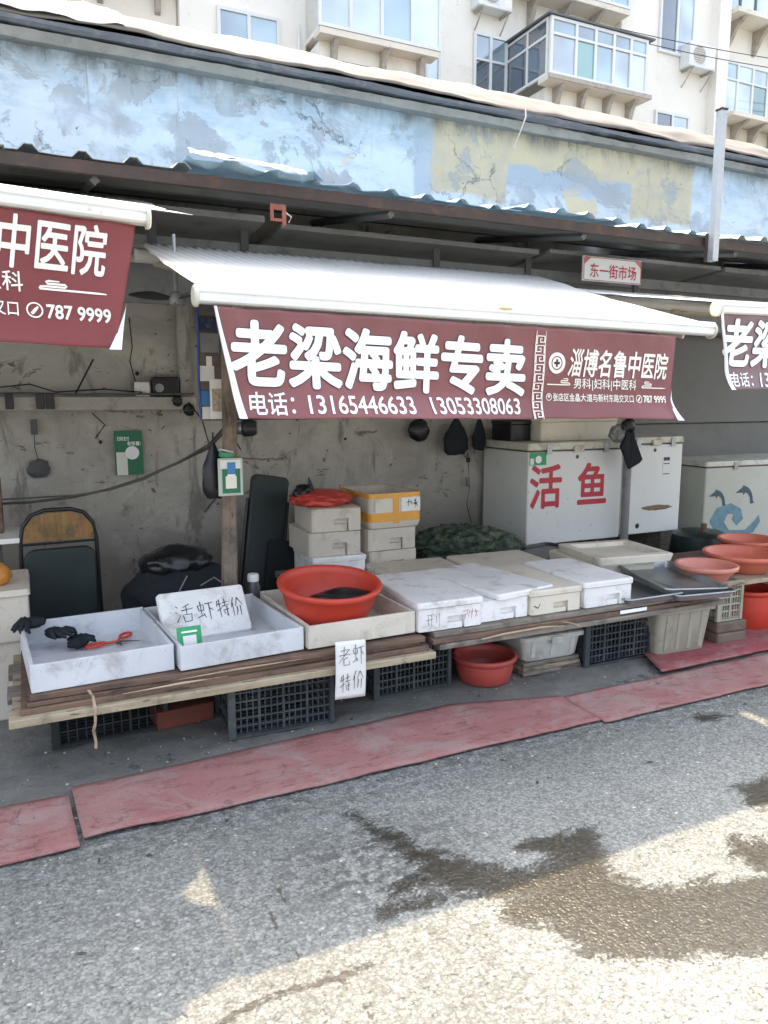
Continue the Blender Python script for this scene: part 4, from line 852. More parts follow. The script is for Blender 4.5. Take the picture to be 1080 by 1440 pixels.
# ------------------------------------------------------------------ stall pole and what hangs on it
pl = thing('stall_pole', 'rough brown wooden pole standing behind the white trays', 'pole', (0, 0, 0))
MB().tube([(0.965, 3.98, 0.0), (0.955, 3.98, 0.5), (0.968, 3.98, 1.0), (0.985, 3.98, 1.45), (0.99, 3.98, 1.9), (1.0, 3.98, 2.18)], [0.046, 0.046, 0.042, 0.040, 0.040, 0.038], 12).build('trunk', 'pole_wood', pl, smooth=60)
MB().tube([(0.966, 3.98, 1.29), (0.968, 3.98, 1.315)], 0.046, 14).build('green_tape', mat('tape_green', (0.02, 0.30, 0.12), 0.25, 0.1, 9, None), pl, smooth=50)
MB().tube([(0.966, 3.98, 1.32), (0.968, 3.98, 1.328)], 0.0455, 14).build('tape_band', 'clear', pl, smooth=50)
pc = thing('payment_card', 'clear plastic sleeve with green and white payment cards tied to pole', 'card', (0.965, 3.915, 1.19))
MB().box(-0.066, 0.066, -0.004, 0.004, -0.10, 0.10).build('sleeve', 'clear', pc, bevel=0.006)
MB().box(-0.054, 0.054, -0.0065, -0.0045, 0.045, 0.09).build('white_card', 'paper', pc)
MB().box(-0.045, 0.050, -0.0065, -0.0045, -0.085, 0.043).build('green_slip', 'green_poster', pc)
MB().box(-0.018, 0.026, -0.0085, -0.0068, 0.018, 0.078).build('blue_phone_print', 'blue_print', pc)
MB().box(-0.028, 0.030, -0.0085, -0.0068, -0.06, 0.005).build('white_square', 'print_cream', pc)
MB().box(-0.018, 0.024, -0.0085, -0.0068, 0.005, 0.015).build('caption', 'print_white', pc)
def hangbag(w, h, d, m, label, loc, seed, tail=0.3, rz=0):
    def F(k):
        t = k / 14; wd = w * (0.10 + 0.9 * min(1, (t / 0.55)) ** 0.8) * (1 if t < 0.85 else (1 - (t - 0.85) * 2.2)); dd = d * (0.15 + 0.85 * min(1, t / 0.6)) * (1 if t < 0.85 else (1 - (t - 0.85) * 3))
        return [((wd / 2) * math.cos(a) * (1 + 0.16 * nz(math.cos(a) * 2, math.sin(a) * 2 + t * 4, seed)), (dd / 2) * math.sin(a), -h * t + 0.02 * nz(math.cos(a), t * 3, seed + 3)) for a in [2 * math.pi * i / 20 for i in range(20)]]
    t = thing('hanging_bag', label, 'bag', loc, rz, 'black bags hanging by the wall')
    MB().loft([F(k) for k in range(15)]).build('bag', m, t, smooth=50)
    MB().tube([(0, 0, 0.05), (0.003, 0.02, 0.02), (0, 0, -0.01)], 0.004, 5).build('string', 'black_plastic', t)
    return t
hangbag(0.13, 0.30, 0.07, 'black_bag', 'slim black bag hanging behind the pole beside the payment card', (0.905, 4.03, 1.37), 5)
crumple(1, 0.085, 0.04, 0.085, 0.35, 1.5, 12).build('b', 'black_bag', None, smooth=60)
o = bpy.data.objects['b']; o.name = 'hanging_bag'; tag(o, 'small crumpled black bag on the wall, leftmost of three', 'bag', 'black bags hanging by the wall', (2.93, 5.5, 1.34))
hangbag(0.235, 0.31, 0.08, 'dark_cloth', 'largest black bag on the wall, in the middle of three', (3.26, 5.46, 1.44), 2)
hangbag(0.13, 0.27, 0.07, 'dark_cloth', 'narrow black bag on the wall next to the freezer corner', (3.475, 5.44, 1.44), 8)
cd = thing('switch_cord', 'thin dark cord with a plug hanging down beside the freezer', 'cord', (3.40, 5.50, 1.15)); MB().tube([(0, 0, 0), (0.01, 0, -0.12), (0.02, -0.01, -0.3), (0.0, 0, -0.45), (0.05, 0, -0.62)], 0.004, 5).build('wire', 'black_plastic', cd, smooth=60); MB().box(-0.012, 0.016, -0.02, 0.005, -0.09, -0.05).build('plug', 'black_plastic', cd, bevel=0.003)
MB().box(-0.012, 0.016, -0.02, 0.005, -0.30, -0.22).build('junction', 'grey_paint', cd, bevel=0.003)
# electric fan-like lamp right of pole
lp = thing('wall_fan', 'small black and chrome fan head clamped to the pole', 'fan', (1.10, 4.05, 1.44), R(-20))
MB().lathe([(0.0, 0.05), (0.035, 0.05), (0.045, 0.03), (0.048, -0.02), (0.04, -0.03), (0, -0.03)], 20, Matrix.Rotation(R(90), 4, 'Y')).build('housing', 'black_plastic', lp, smooth=40)
MB().lathe([(0.0, 0.03), (0.03, 0.03), (0.036, 0.0), (0.03, -0.02), (0, -0.02)], 20, Matrix.Translation((-0.04, 0, 0)) @ Matrix.Rotation(R(-90), 4, 'Y')).build('motor', 'steel', lp, smooth=40)
MB().tube([(-0.05, 0, -0.02), (-0.08, 0.0, -0.05), (-0.11, 0, 0.0)], 0.006, 6).build('clamp', 'dark_steel', lp)
# rack of cards left of the banner
rk = thing('card_rack', 'tall blue edged rack of small printed cards behind the banner edge', 'rack', (0.955, 4.09, 1.50))
MB().tube([(-0.105, -0.04, 0.0), (-0.11, -0.04, 0.2), (-0.105, -0.04, 0.4), (-0.11, -0.04, 0.62)], 0.007, 6).build('blue_cord', mat('cord_blue', (0.04, 0.08, 0.30), 0.6, 0.3, 30, None), rk, smooth=60)
MB().box(-0.10, 0.11, 0.0, 0.008, -0.02, 0.62).build('backing', mat('rack_brown', (0.16, 0.13, 0.11), 0.8, 0.3, 5, (0.05, 0.04, 0.04), 0.5, 8), rk)
for x0, x1, z0, z1, m in ((-0.095, 0.0, 0.53, 0.60, 'dark_grey'), (-0.095, 0.0, 0.45, 0.52, 'navy'), (-0.09, 0.01, 0.34, 0.44, 'grey_paint'), (-0.10, -0.02, 0.19, 0.27, 'paper'), (-0.095, 0.0, 0.06, 0.14, 'blue_print'), (-0.09, 0.0, -0.01, 0.055, 'paper'), (-0.06, -0.03, 0.27, 0.32, 'print_cream')):
    MB().box(x0, x1, -0.012, -0.004, z0, z1).build('small_card', m, rk, bevel=0.001)
MB().box(-0.055, 0.03, -0.05, -0.042, -0.01, 0.20).build('large_card', 'print_cream', rk, bevel=0.001)
MB().box(-0.045, 0.02, -0.053, -0.0505, 0.03, 0.15).build('card_print', mat('print_tan', (0.42, 0.36, 0.26), 0.6, 0.3, 60, None, bump=0), rk)
MB().box(-0.01, 0.60, 0.03, 0.04, -0.02, 0.01).build('lace_edge', 'navy', rk)
# dark fan blade above
fb = thing('ceiling_fan', 'small dark fan with pointed blades under the awning end', 'fan', (0.80, 4.35, 2.14), 0)
def blade(a, L, tilt):
    xf = Matrix.Rotation(a, 4, 'Z') @ Matrix.Rotation(tilt, 4, 'X'); rg = []
    for k in range(9):
        t = k / 8; w = 0.045 * math.sin(math.pi * min(1, t * 0.85 + 0.1)) + 0.004; x = 0.03 + L * t; c = 0.012 * math.sin(t * 2.5)
        rg.append([(x, -w, c), (x, 0, c + 0.006), (x, w, c), (x, 0, c - 0.004)])
    return MB().loft(rg, xf=xf)
for a, L in ((R(183), 0.22), (R(60), 0.2), (R(-55), 0.2)): blade(a, L, R(20)).build('blade', 'dark_steel', fb, smooth=40)
MB().lathe([(0, -0.04), (0.035, -0.03), (0.04, 0.0), (0.03, 0.03), (0.012, 0.04), (0.01, 0.34), (0, 0.34)], 18).build('hub', 'galvanised', fb, smooth=40)
blade(R(5), 0.12, R(70)).build('blade', 'galvanised', fb, smooth=40)

# ------------------------------------------------------------------ furniture behind the counter
ch = thing('folding_chair', 'folding chair with ochre top panel and dark green seat flipped up', 'chair', (0.14, 4.62, 0.0), R(3))
arch = [(-0.215, 0.02, 0.0), (-0.205, 0.01, 0.5), (-0.20, 0, 0.80), (-0.185, 0, 0.89), (-0.14, 0, 0.95), (-0.07, 0, 0.975), (0.07, 0, 0.975), (0.14, 0, 0.95), (0.185, 0, 0.89), (0.20, 0, 0.80), (0.205, 0.01, 0.5), (0.215, 0.02, 0.0)]
MB().tube(arch, 0.012, 8).build('frame', 'black_plastic', ch, smooth=60)
for s in (-1, 1): MB().tube([(s * 0.18, 0.30, 0.0), (s * 0.18, 0.10, 0.45), (s * 0.185, -0.02, 0.66)], 0.011, 8).build('leg', 'black_plastic', ch, smooth=60)
pts = [(-0.19, 0.80), (-0.18, 0.875), (-0.14, 0.93), (-0.07, 0.958), (0.07, 0.958), (0.14, 0.93), (0.18, 0.875), (0.19, 0.80)]
MB().loft([[(x, -0.006, z) for x, z in pts], [(x, 0.008, z) for x, z in pts]]).build('backrest', 'ochre_wood', ch)
MB().loft([[(x, -0.02, z) for x, _, z in rrect(0.37, 0, 0, 0)] if False else [(x, -0.045, z + 0.525) for x, z, _ in rrect(0.37, 0.46, 0, 0.06)], [(x, -0.012, z + 0.525) for x, z, _ in rrect(0.385, 0.475, 0, 0.07)]]).build('seat', 'green_dark_vinyl', ch, smooth=40, bevel=0.008, normals=True)
MB().tube([(-0.20, 0.0, 0.785), (0.20, 0, 0.785)], 0.008, 6).build('cross_bar', 'black_plastic', ch)
rc = thing('folded_lounger', 'dark folded lounger leaning behind the wooden pole', 'lounger', (1.36, 4.92, 0.02), 0, rot=(R(-8), R(10), R(4)))
MB().loft([[(x, -0.03, z + 0.54) for x, z, _ in rrect(0.27, 1.06, 0, 0.04)], [(x, 0.03, z + 0.54) for x, z, _ in rrect(0.27, 1.06, 0, 0.04)]]).build('backrest', 'green_dark_vinyl', rc, smooth=40, bevel=0.01, normals=True)
MB().loft([[(x + 0.16, -0.07, z + 0.32) for x, z, _ in rrect(0.30, 0.62, 0, 0.04)], [(x + 0.16, -0.032, z + 0.32) for x, z, _ in rrect(0.30, 0.62, 0, 0.04)]]).build('seat', 'dark_cloth', rc, smooth=40, bevel=0.008, normals=True)
for s in (-1, 1): MB().tube([(s * 0.15, 0.0, 0.0), (s * 0.15, 0.0, 0.9)], 0.012, 8).build('side_rail', 'black_plastic', rc, smooth=60)
bgp = thing('bag_heap', 'heap of black bags and cloth on the floor left of the pole', 'bag', (0.80, 4.55, 0.0))
crumple(1, 0.33, 0.22, 0.20, 0.16, 1.6, 3, 4).build('bag', 'dark_cloth', bgp, smooth=60).location = (0, 0, 0.42)
crumple(1, 0.20, 0.16, 0.10, 0.2, 1.8, 6, 4).build('bag', 'black_bag', bgp, smooth=60).location = (-0.02, 0.02, 0.62)
MB().box(-0.3, 0.35, -0.18, 0.2, 0.0, 0.3).build('bottom_bag', 'dark_cloth', bgp, bevel=0.08, seg=4)
MB().tube([(0.05, -0.20, 0.50), (0.15, -0.22, 0.56), (0.28, -0.22, 0.46), (0.33, -0.2, 0.40)], 0.005, 6).build('handle', 'grey_paint', bgp, smooth=60)
MB().tube([(-0.10, -0.21, 0.40), (-0.04, -0.22, 0.52), (0.0, -0.2, 0.58)], 0.004, 6).build('handle', 'grey_paint', bgp, smooth=60)
# left edge: white box with a toy and shelf board, brown panel
ls = thing('white_cabinet', 'grimy white cabinet cut by the left edge of the picture', 'cabinet', (-0.37, 4.15, 0))
MB().box(-0.3, 0.32, -0.1, 0.35, 0.0, 0.40).build('base', 'old_foam', ls, bevel=0.01)
MB().box(-0.3, 0.335, -0.12, 0.35, 0.402, 0.64).build('box', 'old_foam', ls, bevel=0.012)
MB().loft([rrect(0.66, 0.50, 0.642, 0.02, 3, 0.015, 0.11), rrect(0.65, 0.49, 0.672, 0.02, 3, 0.015, 0.11)]).build('lid', 'old_foam', ls, smooth=30)
tag(crumple(1, 0.085, 0.07, 0.06, 0.3, 2.0, 15).build('orange_bundle', 'orange_toy', None, smooth=60), 'small orange bundle lying on the white cabinet at far left', 'bundle', None, (-0.20, 4.17, 0.725))
tag(crumple(1, 0.03, 0.03, 0.04, 0.3, 2.0, 16).build('red_bundle', 'red_plastic', None, smooth=60), 'tiny red lump on top of the orange bundle at far left', 'bundle', None, (-0.24, 4.19, 0.80))
shf = thing('shelf', 'white edged shelf holding a brown panel at far left', 'shelf', (-0.5, 4.8, 0.0)); MB().box(-0.5, 0.44, -0.2, 0.2, 0.80, 0.83).build('board', 'white_metal', shf, bevel=0.004); MB().box(-0.5, 0.36, 0.0, 0.03, 0.832, 1.16).build('brown_panel', 'brown_wood', shf, bevel=0.01)
for x in (-0.4, 0.3): MB().box(x, x + 0.04, -0.02, 0.02, 0.0, 0.80).build('leg', 'dark_grey', shf)

# ------------------------------------------------------------------ counters (planks, crates)
def plank(par, x0, x1, y0, y1, z0, z1, m, rz=0, seed=0, warp=0.004, name='plank'):
    n = 24
    def rg(k):
        t = k / n; x = x0 + (x1 - x0) * t; dz = warp * nz(x * 1.2, seed, y0) + warp * 0.4 * nz(x * 6, seed); dy = 0.004 * nz(x * 4, seed + 2) + rz * (x - (x0 + x1) / 2)
        ch_ = 0.004 + 0.004 * abs(nz(x * 9, seed + 5))
        return [(x, y0 + dy, z0 + dz), (x, y1 + dy, z0 + dz), (x, y1 + dy, z1 + dz), (x, y0 + dy + ch_, z1 + dz), (x, y0 + dy, z1 + dz - ch_)]
    return MB().loft([rg(k) for k in range(n + 1)]).build(name, m, par, smooth=35, normals=True)
ct = thing('plank_counter', 'low counter of stacked weathered boards on crates under the white trays', 'counter', (0, 0, 0))
plank(ct, -0.13, 1.80, 3.18, 3.30, 0.305, 0.337, 'pale_wood', 0.0, 1)
for i, y in enumerate((3.31, 3.46, 3.61, 3.76, 3.91)): plank(ct, -0.12 - 0.02 * (i % 2), 1.70 + 0.03 * (i % 3), y, y + 0.14, 0.30, 0.335, ('pale_wood', 'grey_wood')[i % 2], 0, i + 3)
plank(ct, -0.085, 1.78, 3.215, 4.02, 0.338, 0.362, 'brown_wood', 0, 11, name='board')
plank(ct, -0.06, 1.74, 3.235, 4.0, 0.365, 0.384, 'brown_wood', 0.006, 13, name='board')
plank(ct, -0.05, 1.76, 3.225, 3.98, 0.388, 0.412, 'brown_wood', -0.006, 17, name='board')
for pts in ([(0.5, 3.205, 0.392), (0.8, 3.20, 0.40), (1.1, 3.21, 0.398)], [(0.3, 3.20, 0.37), (0.55, 3.195, 0.378), (0.75, 3.21, 0.372)]):
    MB().tube(pts, [0.001, 0.006, 0.001], 4).build('torn_veneer', 'veneer', ct)
def strap(pts, w, par):
    vs = []; 
    for i, p in enumerate(pts): vs += [(p[0] - w * (1 - 0.3 * (i % 2)), p[1], p[2]), (p[0] + w, p[1] - 0.003, p[2])]
    MB().add(vs, [(2 * i, 2 * i + 1, 2 * i + 3, 2 * i + 2) for i in range(len(pts) - 1)]).build('torn_strip', 'veneer', par, solid=0.0015)
strap([(0.17, 3.205, 0.41), (0.185, 3.185, 0.385), (0.19, 3.16, 0.34), (0.186, 3.16, 0.28), (0.178, 3.158, 0.25), (0.184, 3.16, 0.20), (0.183, 3.16, 0.17)], 0.006, ct)
cr_ = thing('plank_counter', 'right counter of dark weathered boards under the foam boxes and metal pans', 'counter', (0, 0, 0))
plank(cr_, 1.83, 3.86, 3.19, 3.34, 0.338, 0.362, 'grey_wood', 0.0, 21)
for i, y in enumerate((3.35, 3.50, 3.65, 3.80)): plank(cr_, 1.83 + 0.02 * (i % 2), 3.84 + 0.03 * (i % 2), y, y + 0.14, 0.340, 0.362, 'grey_wood', 0, i + 31)
plank(cr_, 1.80, 3.80, 3.21, 4.0, 0.366, 0.390, 'brown_wood', 0.004, 23, name='board')
plank(cr_, 1.82, 3.78, 3.225, 4.0, 0.394, 0.420, 'grey_wood', -0.004, 27, name='board')
strap([(2.45, 3.20, 0.395), (2.52, 3.185, 0.398), (2.60, 3.175, 0.392), (2.66, 3.17, 0.375), (2.70, 3.165, 0.36)], 0.012, cr_)
MB().tube([(1.98, 3.20, 0.35), (2.2, 3.185, 0.372), (2.45, 3.18, 0.378), (2.6, 3.18, 0.368)], [0.002, 0.007, 0.008, 0.002], 4).build('torn_veneer', 'veneer', cr_)
MB().box(3.02, 3.22, 3.200, 3.2035, 0.375, 0.395).build('plastic_scrap', 'print_white', cr_)
bc = thing('back_counter', 'rear board shelf holding the stacked old foam boxes', 'counter', (0, 0, 0))
for i, y in enumerate((4.05, 4.25, 4.45, 4.65, 4.85)): plank(bc, 1.50, 3.7, y, y + 0.19, 0.38, 0.42, 'grey_wood', 0, i + 41)
for x in (1.55, 2.7, 3.8):
    for y in (4.1, 4.9): box('leg', 'grey_wood', x, x + 0.07, y, y + 0.07, 0.0, 0.378, bc)

def crate(w, d, h, m, label, loc, rz, rows=6, cols=16, grp=4, group='plastic lattice crates under the counters'):
    t = thing('plastic_crate', label, 'crate', loc, rz, group)
    def side(L):
        mb = MB(); z = 0.02
        for r in range(rows + 1):
            zz = 0.015 + (h - 0.03) * r / rows; pr2_ = 0.010 if r % 2 == 0 else 0.004
            mb.box(-L / 2, L / 2, -pr2_, 0.006, zz - 0.004, zz + 0.004)
        for c in range(cols + 1):
            x = -L / 2 + L * c / cols; big = c % grp == 0
            mb.box(x - (0.006 if big else 0.0028), x + (0.006 if big else 0.0028), -0.008 if big else -0.002, 0.0045, 0.008, h - 0.008)
        mb.box(-L / 2, L / 2, -0.012, 0.008, h - 0.022, h); mb.box(-L / 2, L / 2, -0.010, 0.007, 0, 0.020)
        return mb
    for a, L, off in ((0, w, d), (180, w, d), (90, d, w), (270, d, w)):
        o = side(L - 0.03).build('lattice_side', m, t); o.rotation_euler = (0, 0, R(a)); v = Matrix.Rotation(R(a), 3, 'Z') @ Vector((0, -off / 2 + 0.012, 0)); o.location = v
    for sx in (-1, 1):
        for sy in (-1, 1): MB().box(sx * w / 2 - 0.018, sx * w / 2 + 0.004 if sx > 0 else sx * w / 2 + 0.018, sy * d / 2 - 0.018 if sy > 0 else sy * d / 2 - 0.004, sy * d / 2 + 0.004 if sy > 0 else sy * d / 2 + 0.018, 0, h).build('corner_post', m, t, bevel=0.003)
    mb = MB()
    for k in range(9): mb.box(-w / 2 + 0.02, w / 2 - 0.02, -d / 2 + d * (k + .5) / 9 - 0.006, -d / 2 + d * (k + .5) / 9 + 0.006, 0.004, 0.012)
    mb.build('base_grid', m, t)
    return t
crate(0.50, 0.36, 0.275, 'grey_crate', 'dark grey lattice crate nearest the camera under the left counter', (1.045, 3.48, 0.018), R(-2.5))
crate(0.46, 0.36, 0.275, 'grey_crate', 'dark grey lattice crate left of the red basin under the counter', (1.82, 3.64, 0.018), R(2))
crate(0.50, 0.34, 0.265, 'black_crate', 'black crate deep in shade under the left end of the counter', (0.28, 3.74, 0.018), R(3), rows=4, cols=12)
crate(0.50, 0.34, 0.285, 'grey_crate', 'dark grey lattice crate between two pale plastic tubs', (3.18, 3.53, 0.018), R(0), rows=6, cols=16)
tag(MB().box(-0.14, 0.14, -0.08, 0.08, 0, 0.09).build('red_block', 'brick_red', None, bevel=0.008), 'dark red block lying in shade under the left counter', 'block', None, (0.62, 3.66, 0.014), R(6))

def tub(w, d, h, m, label, loc, rz, taper=0.88, ribs=4, name='plastic_tub', r=0.04, rim=0.02, rot=None):
    t = thing(name, label, 'tub', loc, rz, rot=rot); w0, d0 = w * taper, d * taper; th = 0.012
    L = lambda z: (w0 + (w - w0) * z / h, d0 + (d - d0) * z / h)
    rings = [rrect(w0 - 0.02, d0 - 0.02, 0.0, r), rrect(w0, d0, 0.012, r)]
    a, b = L(h - 0.03); rings += [rrect(a, b, h - 0.03, r)]; rings += [rrect(a + 2 * rim, b + 2 * rim, h - 0.028, r), rrect(a + 2 * rim, b + 2 * rim, h - 0.004, r), rrect(a + 2 * rim - 0.01, b + 2 * rim - 0.01, h, r)]
    rings += [rrect(a - 2 * th, b - 2 * th, h, r), rrect(w0 - 2 * th, d0 - 2 * th, 0.015, r)]
    MB().loft(rings).build('body', m, t, smooth=35)
    for k in range(ribs):
        x = -w0 * 0.36 + w0 * 0.72 * k / max(1, ribs - 1); f = (w - w0) / 2
        vs = []
        for zz, oo in ((0.03, 0.0), (h - 0.035, 0.0)):
            y = -(d0 + (d - d0) * zz / h) / 2; vs += [(x - 0.018, y + 0.003, zz), (x - 0.012, y - 0.007, zz), (x + 0.012, y - 0.007, zz), (x + 0.018, y + 0.003, zz)]
        MB().add(vs, [(0, 1, 5, 4), (1, 2, 6, 5), (2, 3, 7, 6), (0, 3, 2, 1), (4, 5, 6, 7)]).build('rib', m, t)
    return t
tb = tub(0.44, 0.36, 0.30, 'bin_beige', 'tall beige ribbed tub standing on the red mat under the counter', (3.62, 3.44, 0.030), R(-3), 0.86)
tw = tub(0.42, 0.44, 0.16, 'bin_white', 'shallow dirty white tub on planks under the counter', (2.72, 3.62, 0.085), R(-2), 0.90, 3)
MB().box(-0.03, 0.05, -0.245, -0.228, 0.105, 0.15).build('handle', 'bin_white', tw, bevel=0.004)
for i in range(3): tag(plank(None, 2.50 + 0.01 * i, 2.92, 3.40 + 0.012 * i, 3.84, 0.018 + 0.022 * i, 0.037 + 0.022 * i, ('grey_wood', 'pale_wood', 'grey_wood')[i], 0, 61 + i), ('bottom', 'middle', 'top')[i] + ' plank of the three under the shallow white tub', 'plank', 'planks under the white tub')

def basin(rim, base, h, m, label, loc, name='plastic_basin', rot=None, group=None):
    t = thing(name, label, 'basin', loc, 0, group, rot)
    pr = [(0.001, 0.004), (base * 0.9, 0.004), (base, 0.0), (base + 0.006, 0.006), (base + (rim - base) * 0.55, h * 0.5), (rim - 0.022, h - 0.04), (rim - 0.012, h - 0.034), (rim - 0.004, h - 0.030), (rim, h - 0.022), (rim + 0.002, h - 0.008), (rim - 0.004, h - 0.001), (rim - 0.012, h), (rim - 0.022, h - 0.004), (rim - 0.028, h - 0.012), (rim - 0.034, h - 0.04), (base + (rim - base) * 0.55 - 0.006, h * 0.5), (base - 0.002, 0.016), (base * 0.88, 0.010), (0.001, 0.010)]
    MB().lathe(pr, 64, wob=0.004).build('bowl', m, t, smooth=50); return t
b1 = basin(0.268, 0.19, 0.20, 'red_plastic', 'big red basin tilted on the cream tray with black cloth inside', (1.365, 3.55, 0.475), rot=(R(6.5), R(-2), R(20)))
cl = crumple(1, 0.15, 0.10, 0.045, 0.45, 1.3, 21, 4).build('black_cloth', 'black_bag', None, smooth=60); tag(cl, 'piece of black plastic lying in the big red basin', 'bag', None, (1.42, 3.50, 0.575))
basin(0.185, 0.14, 0.15, 'dark_red_plastic', 'dull red basin on the ground under the right counter', (2.285, 3.48, 0.018))
basin(0.195, 0.12, 0.105, 'pink_plastic', 'faded pink basin, nearest of the three at right', (3.96, 3.44, 0.432))
basin(0.26, 0.16, 0.125, 'orange_plastic', 'orange pink basin behind the nearest pink one at right edge', (4.42, 3.54, 0.432))
basin(0.22, 0.14, 0.12, 'orange_plastic', 'farthest orange basin partly outside the right edge', (4.92, 3.90, 0.432))
rcn = thing('plank_counter', 'thin board counter at the right edge carrying pink basins', 'counter', (0, 0, 0))
plank(rcn, 3.80, 6.6, 3.30, 3.60, 0.402, 0.428, 'pale_wood', 0, 71); plank(rcn, 3.82, 6.6, 3.61, 4.15, 0.400, 0.428, 'brown_wood', 0, 72)
for x in (5.0, 6.4):
    for y in (3.4, 4.0): box('leg', 'grey_wood', x, x + 0.07, y, y + 0.07, 0.0, 0.398, rcn)
tag(crumple(1, 0.10, 0.05, 0.06, 0.4, 1.6, 25).build('white_cloth', mat('white_bagging', (0.62, 0.55, 0.52), 0.5, 0.1, 9, None, bump=0.6, bs=30), None, smooth=60), 'crumpled whitish plastic bag beside the nearest pink basin', 'bag', None, (3.84, 3.78, 0.47))
crate(0.20, 0.30, 0.26, 'bin_beige', 'narrow cream lattice crate beside the beige tub', (4.06, 3.46, 0.175), R(-2), rows=5, cols=8, grp=4)
for i in range(2): tag(MB().box(-0.125, 0.125, -0.17, 0.17, 0.0, 0.07).build('brown_slab', mat('brown_foam' + 'ab'[i], (0.16, 0.12, 0.09), 0.8, 0.2, 6, (0.06, 0.05, 0.04), 0.5, 8), None, bevel=0.012), ('lower', 'upper')[i] + ' brown slab under the narrow cream crate', 'slab', 'brown slabs under the cream crate', (4.07, 3.46, 0.030 + 0.072 * i), R(-2 - 2 * i))
basin(0.19, 0.155, 0.27, 'red_plastic', 'deep red tub under the counter at the right edge', (4.50, 3.55, 0.030), name='red_tub')
tag(MB().loft([rrect(0.55, 0.35, 0, 0.03), rrect(0.58, 0.38, 0.14, 0.03)]).build('dark_red_box', 'dark_red_plastic', None, smooth=35, bevel=0.004), 'dark red box stacked behind the tub under right counter', 'box', None, (4.95, 3.62, 0.03))

# trays
def tray(w, d, h, m, label, loc, rz, th=0.016, name='display_tray'):
    t = thing(name, label, 'tray', loc, rz, 'shallow white display trays on the left counter')
    MB().box(-w / 2, w / 2, -d / 2, -d / 2 + th, 0, h).build('front_board', m, t, bevel=0.003)
    MB().box(-w / 2, w / 2, d / 2 - th, d / 2, 0, h * 1.05).build('rear_board', m, t, bevel=0.003)
    for s in (-1, 1): MB().box(s * w / 2 - (th if s > 0 else 0), s * w / 2 + (th if s < 0 else 0), -d / 2 + th + 0.0005, d / 2 - th - 0.0005, 0, h).build('side_board', m, t, bevel=0.003)
    MB().box(-w / 2 + th, w / 2 - th, -d / 2 + th, d / 2 - th, 0.004, 0.012).build('bottom', m, t)
    return t
tray(0.575, 0.66, 0.118, 'tray_white', 'empty white tray at left end holding black gloves and red scissors', (0.225, 3.585, 0.416), R(3.5))
tray(0.585, 0.70, 0.110, 'tray_white', 'white tray with the handwritten board and green card inside', (0.815, 3.60, 0.420), R(4.5))
tray(0.580, 0.72, 0.112, 'tray_cream', 'cream wooden tray carrying the big red basin', (1.425, 3.62, 0.424), R(2))
# gloves, scissors
def glove(label, loc, rz, seed, sag=0.0):
    rg = random.Random(seed); g = thing('rubber_glove', label, 'glove', loc, rz, 'black gloves in the left tray')
    crumple(1, 0.062, 0.045, 0.030, 0.30, 1.8, seed, 4).build('palm', 'dark_cloth', g, smooth=60)
    for k in range(5):
        a = R(-50 + 26 * k + rg.uniform(-6, 6)); L = 0.085 if k else 0.06
        pts = [(0.030 * math.cos(a), 0.030 * math.sin(a), 0.004), (0.06 * math.cos(a), 0.06 * math.sin(a), 0.014 + rg.uniform(0, 0.01)), ((0.05 + L * 0.6) * math.cos(a + 0.2), (0.05 + L * 0.6) * math.sin(a + 0.2), 0.004 - sag), ((0.05 + L * 0.8) * math.cos(a + 0.35), (0.05 + L * 0.8) * math.sin(a + 0.35), -0.010 - sag)]
        MB().tube(pts, [0.016, 0.017, 0.014, 0.007], 10).build('finger', 'dark_cloth', g, smooth=70)
    g.scale = (0.8, 0.8, 0.8); return g
glove('black glove hanging over the far left corner of left tray', (-0.02, 3.83, 0.55), R(190), 31, 0.02)
glove('bunched black glove between the corner one and the scissors', (0.07, 3.77, 0.505), R(-60), 33)
glove('black glove lying nearest the red scissors in left tray', (0.165, 3.71, 0.462), R(40), 35)
sc = thing('scissors', 'open red handled scissors lying in the left white tray', 'scissors', (0.30, 3.70, 0.436), R(10))
sc.scale = (1.35, 1.35, 1.35)
def loopring(cx, cy, a, b, r, rot):
    P = [(cx + math.cos(rot) * a * math.cos(t) - math.sin(rot) * b * math.sin(t), cy + math.sin(rot) * a * math.cos(t) + math.cos(rot) * b * math.sin(t), 0.006) for t in [2 * math.pi * k / 20 for k in range(21)]]
    return MB().tube(P, r, 6, caps=False)
loopring(-0.045, 0.0, 0.035, 0.018, 0.005, 0.2).tube([(-0.012, 0.0, 0.006), (0.035, -0.005, 0.006)], 0.005, 6).build('handle', 'red_plastic', sc, smooth=60)
loopring(0.075, 0.055, 0.030, 0.017, 0.005, 0.8).tube([(0.05, 0.035, 0.006), (0.03, 0.0, 0.006)], 0.005, 6).build('handle', 'red_plastic', sc, smooth=60)
MB().add([(0.03, 0.006, 0.004), (0.025, -0.008, 0.004), (0.10, -0.035, 0.004), (0.03, 0.006, 0.008), (0.025, -0.008, 0.008), (0.10, -0.035, 0.006)], [(0, 1, 2), (3, 5, 4), (0, 2, 5, 3), (1, 4, 5, 2), (0, 3, 4, 1)]).build('blade', 'dark_steel', sc)
MB().add([(0.04, 0.0, 0.004), (0.022, 0.0, 0.004), (0.03, -0.06, 0.004), (0.04, 0.0, 0.008), (0.022, 0, 0.008), (0.03, -0.06, 0.006)], [(0, 1, 2), (3, 5, 4), (0, 2, 5, 3), (1, 4, 5, 2), (0, 3, 4, 1)]).build('blade', 'dark_steel', sc)
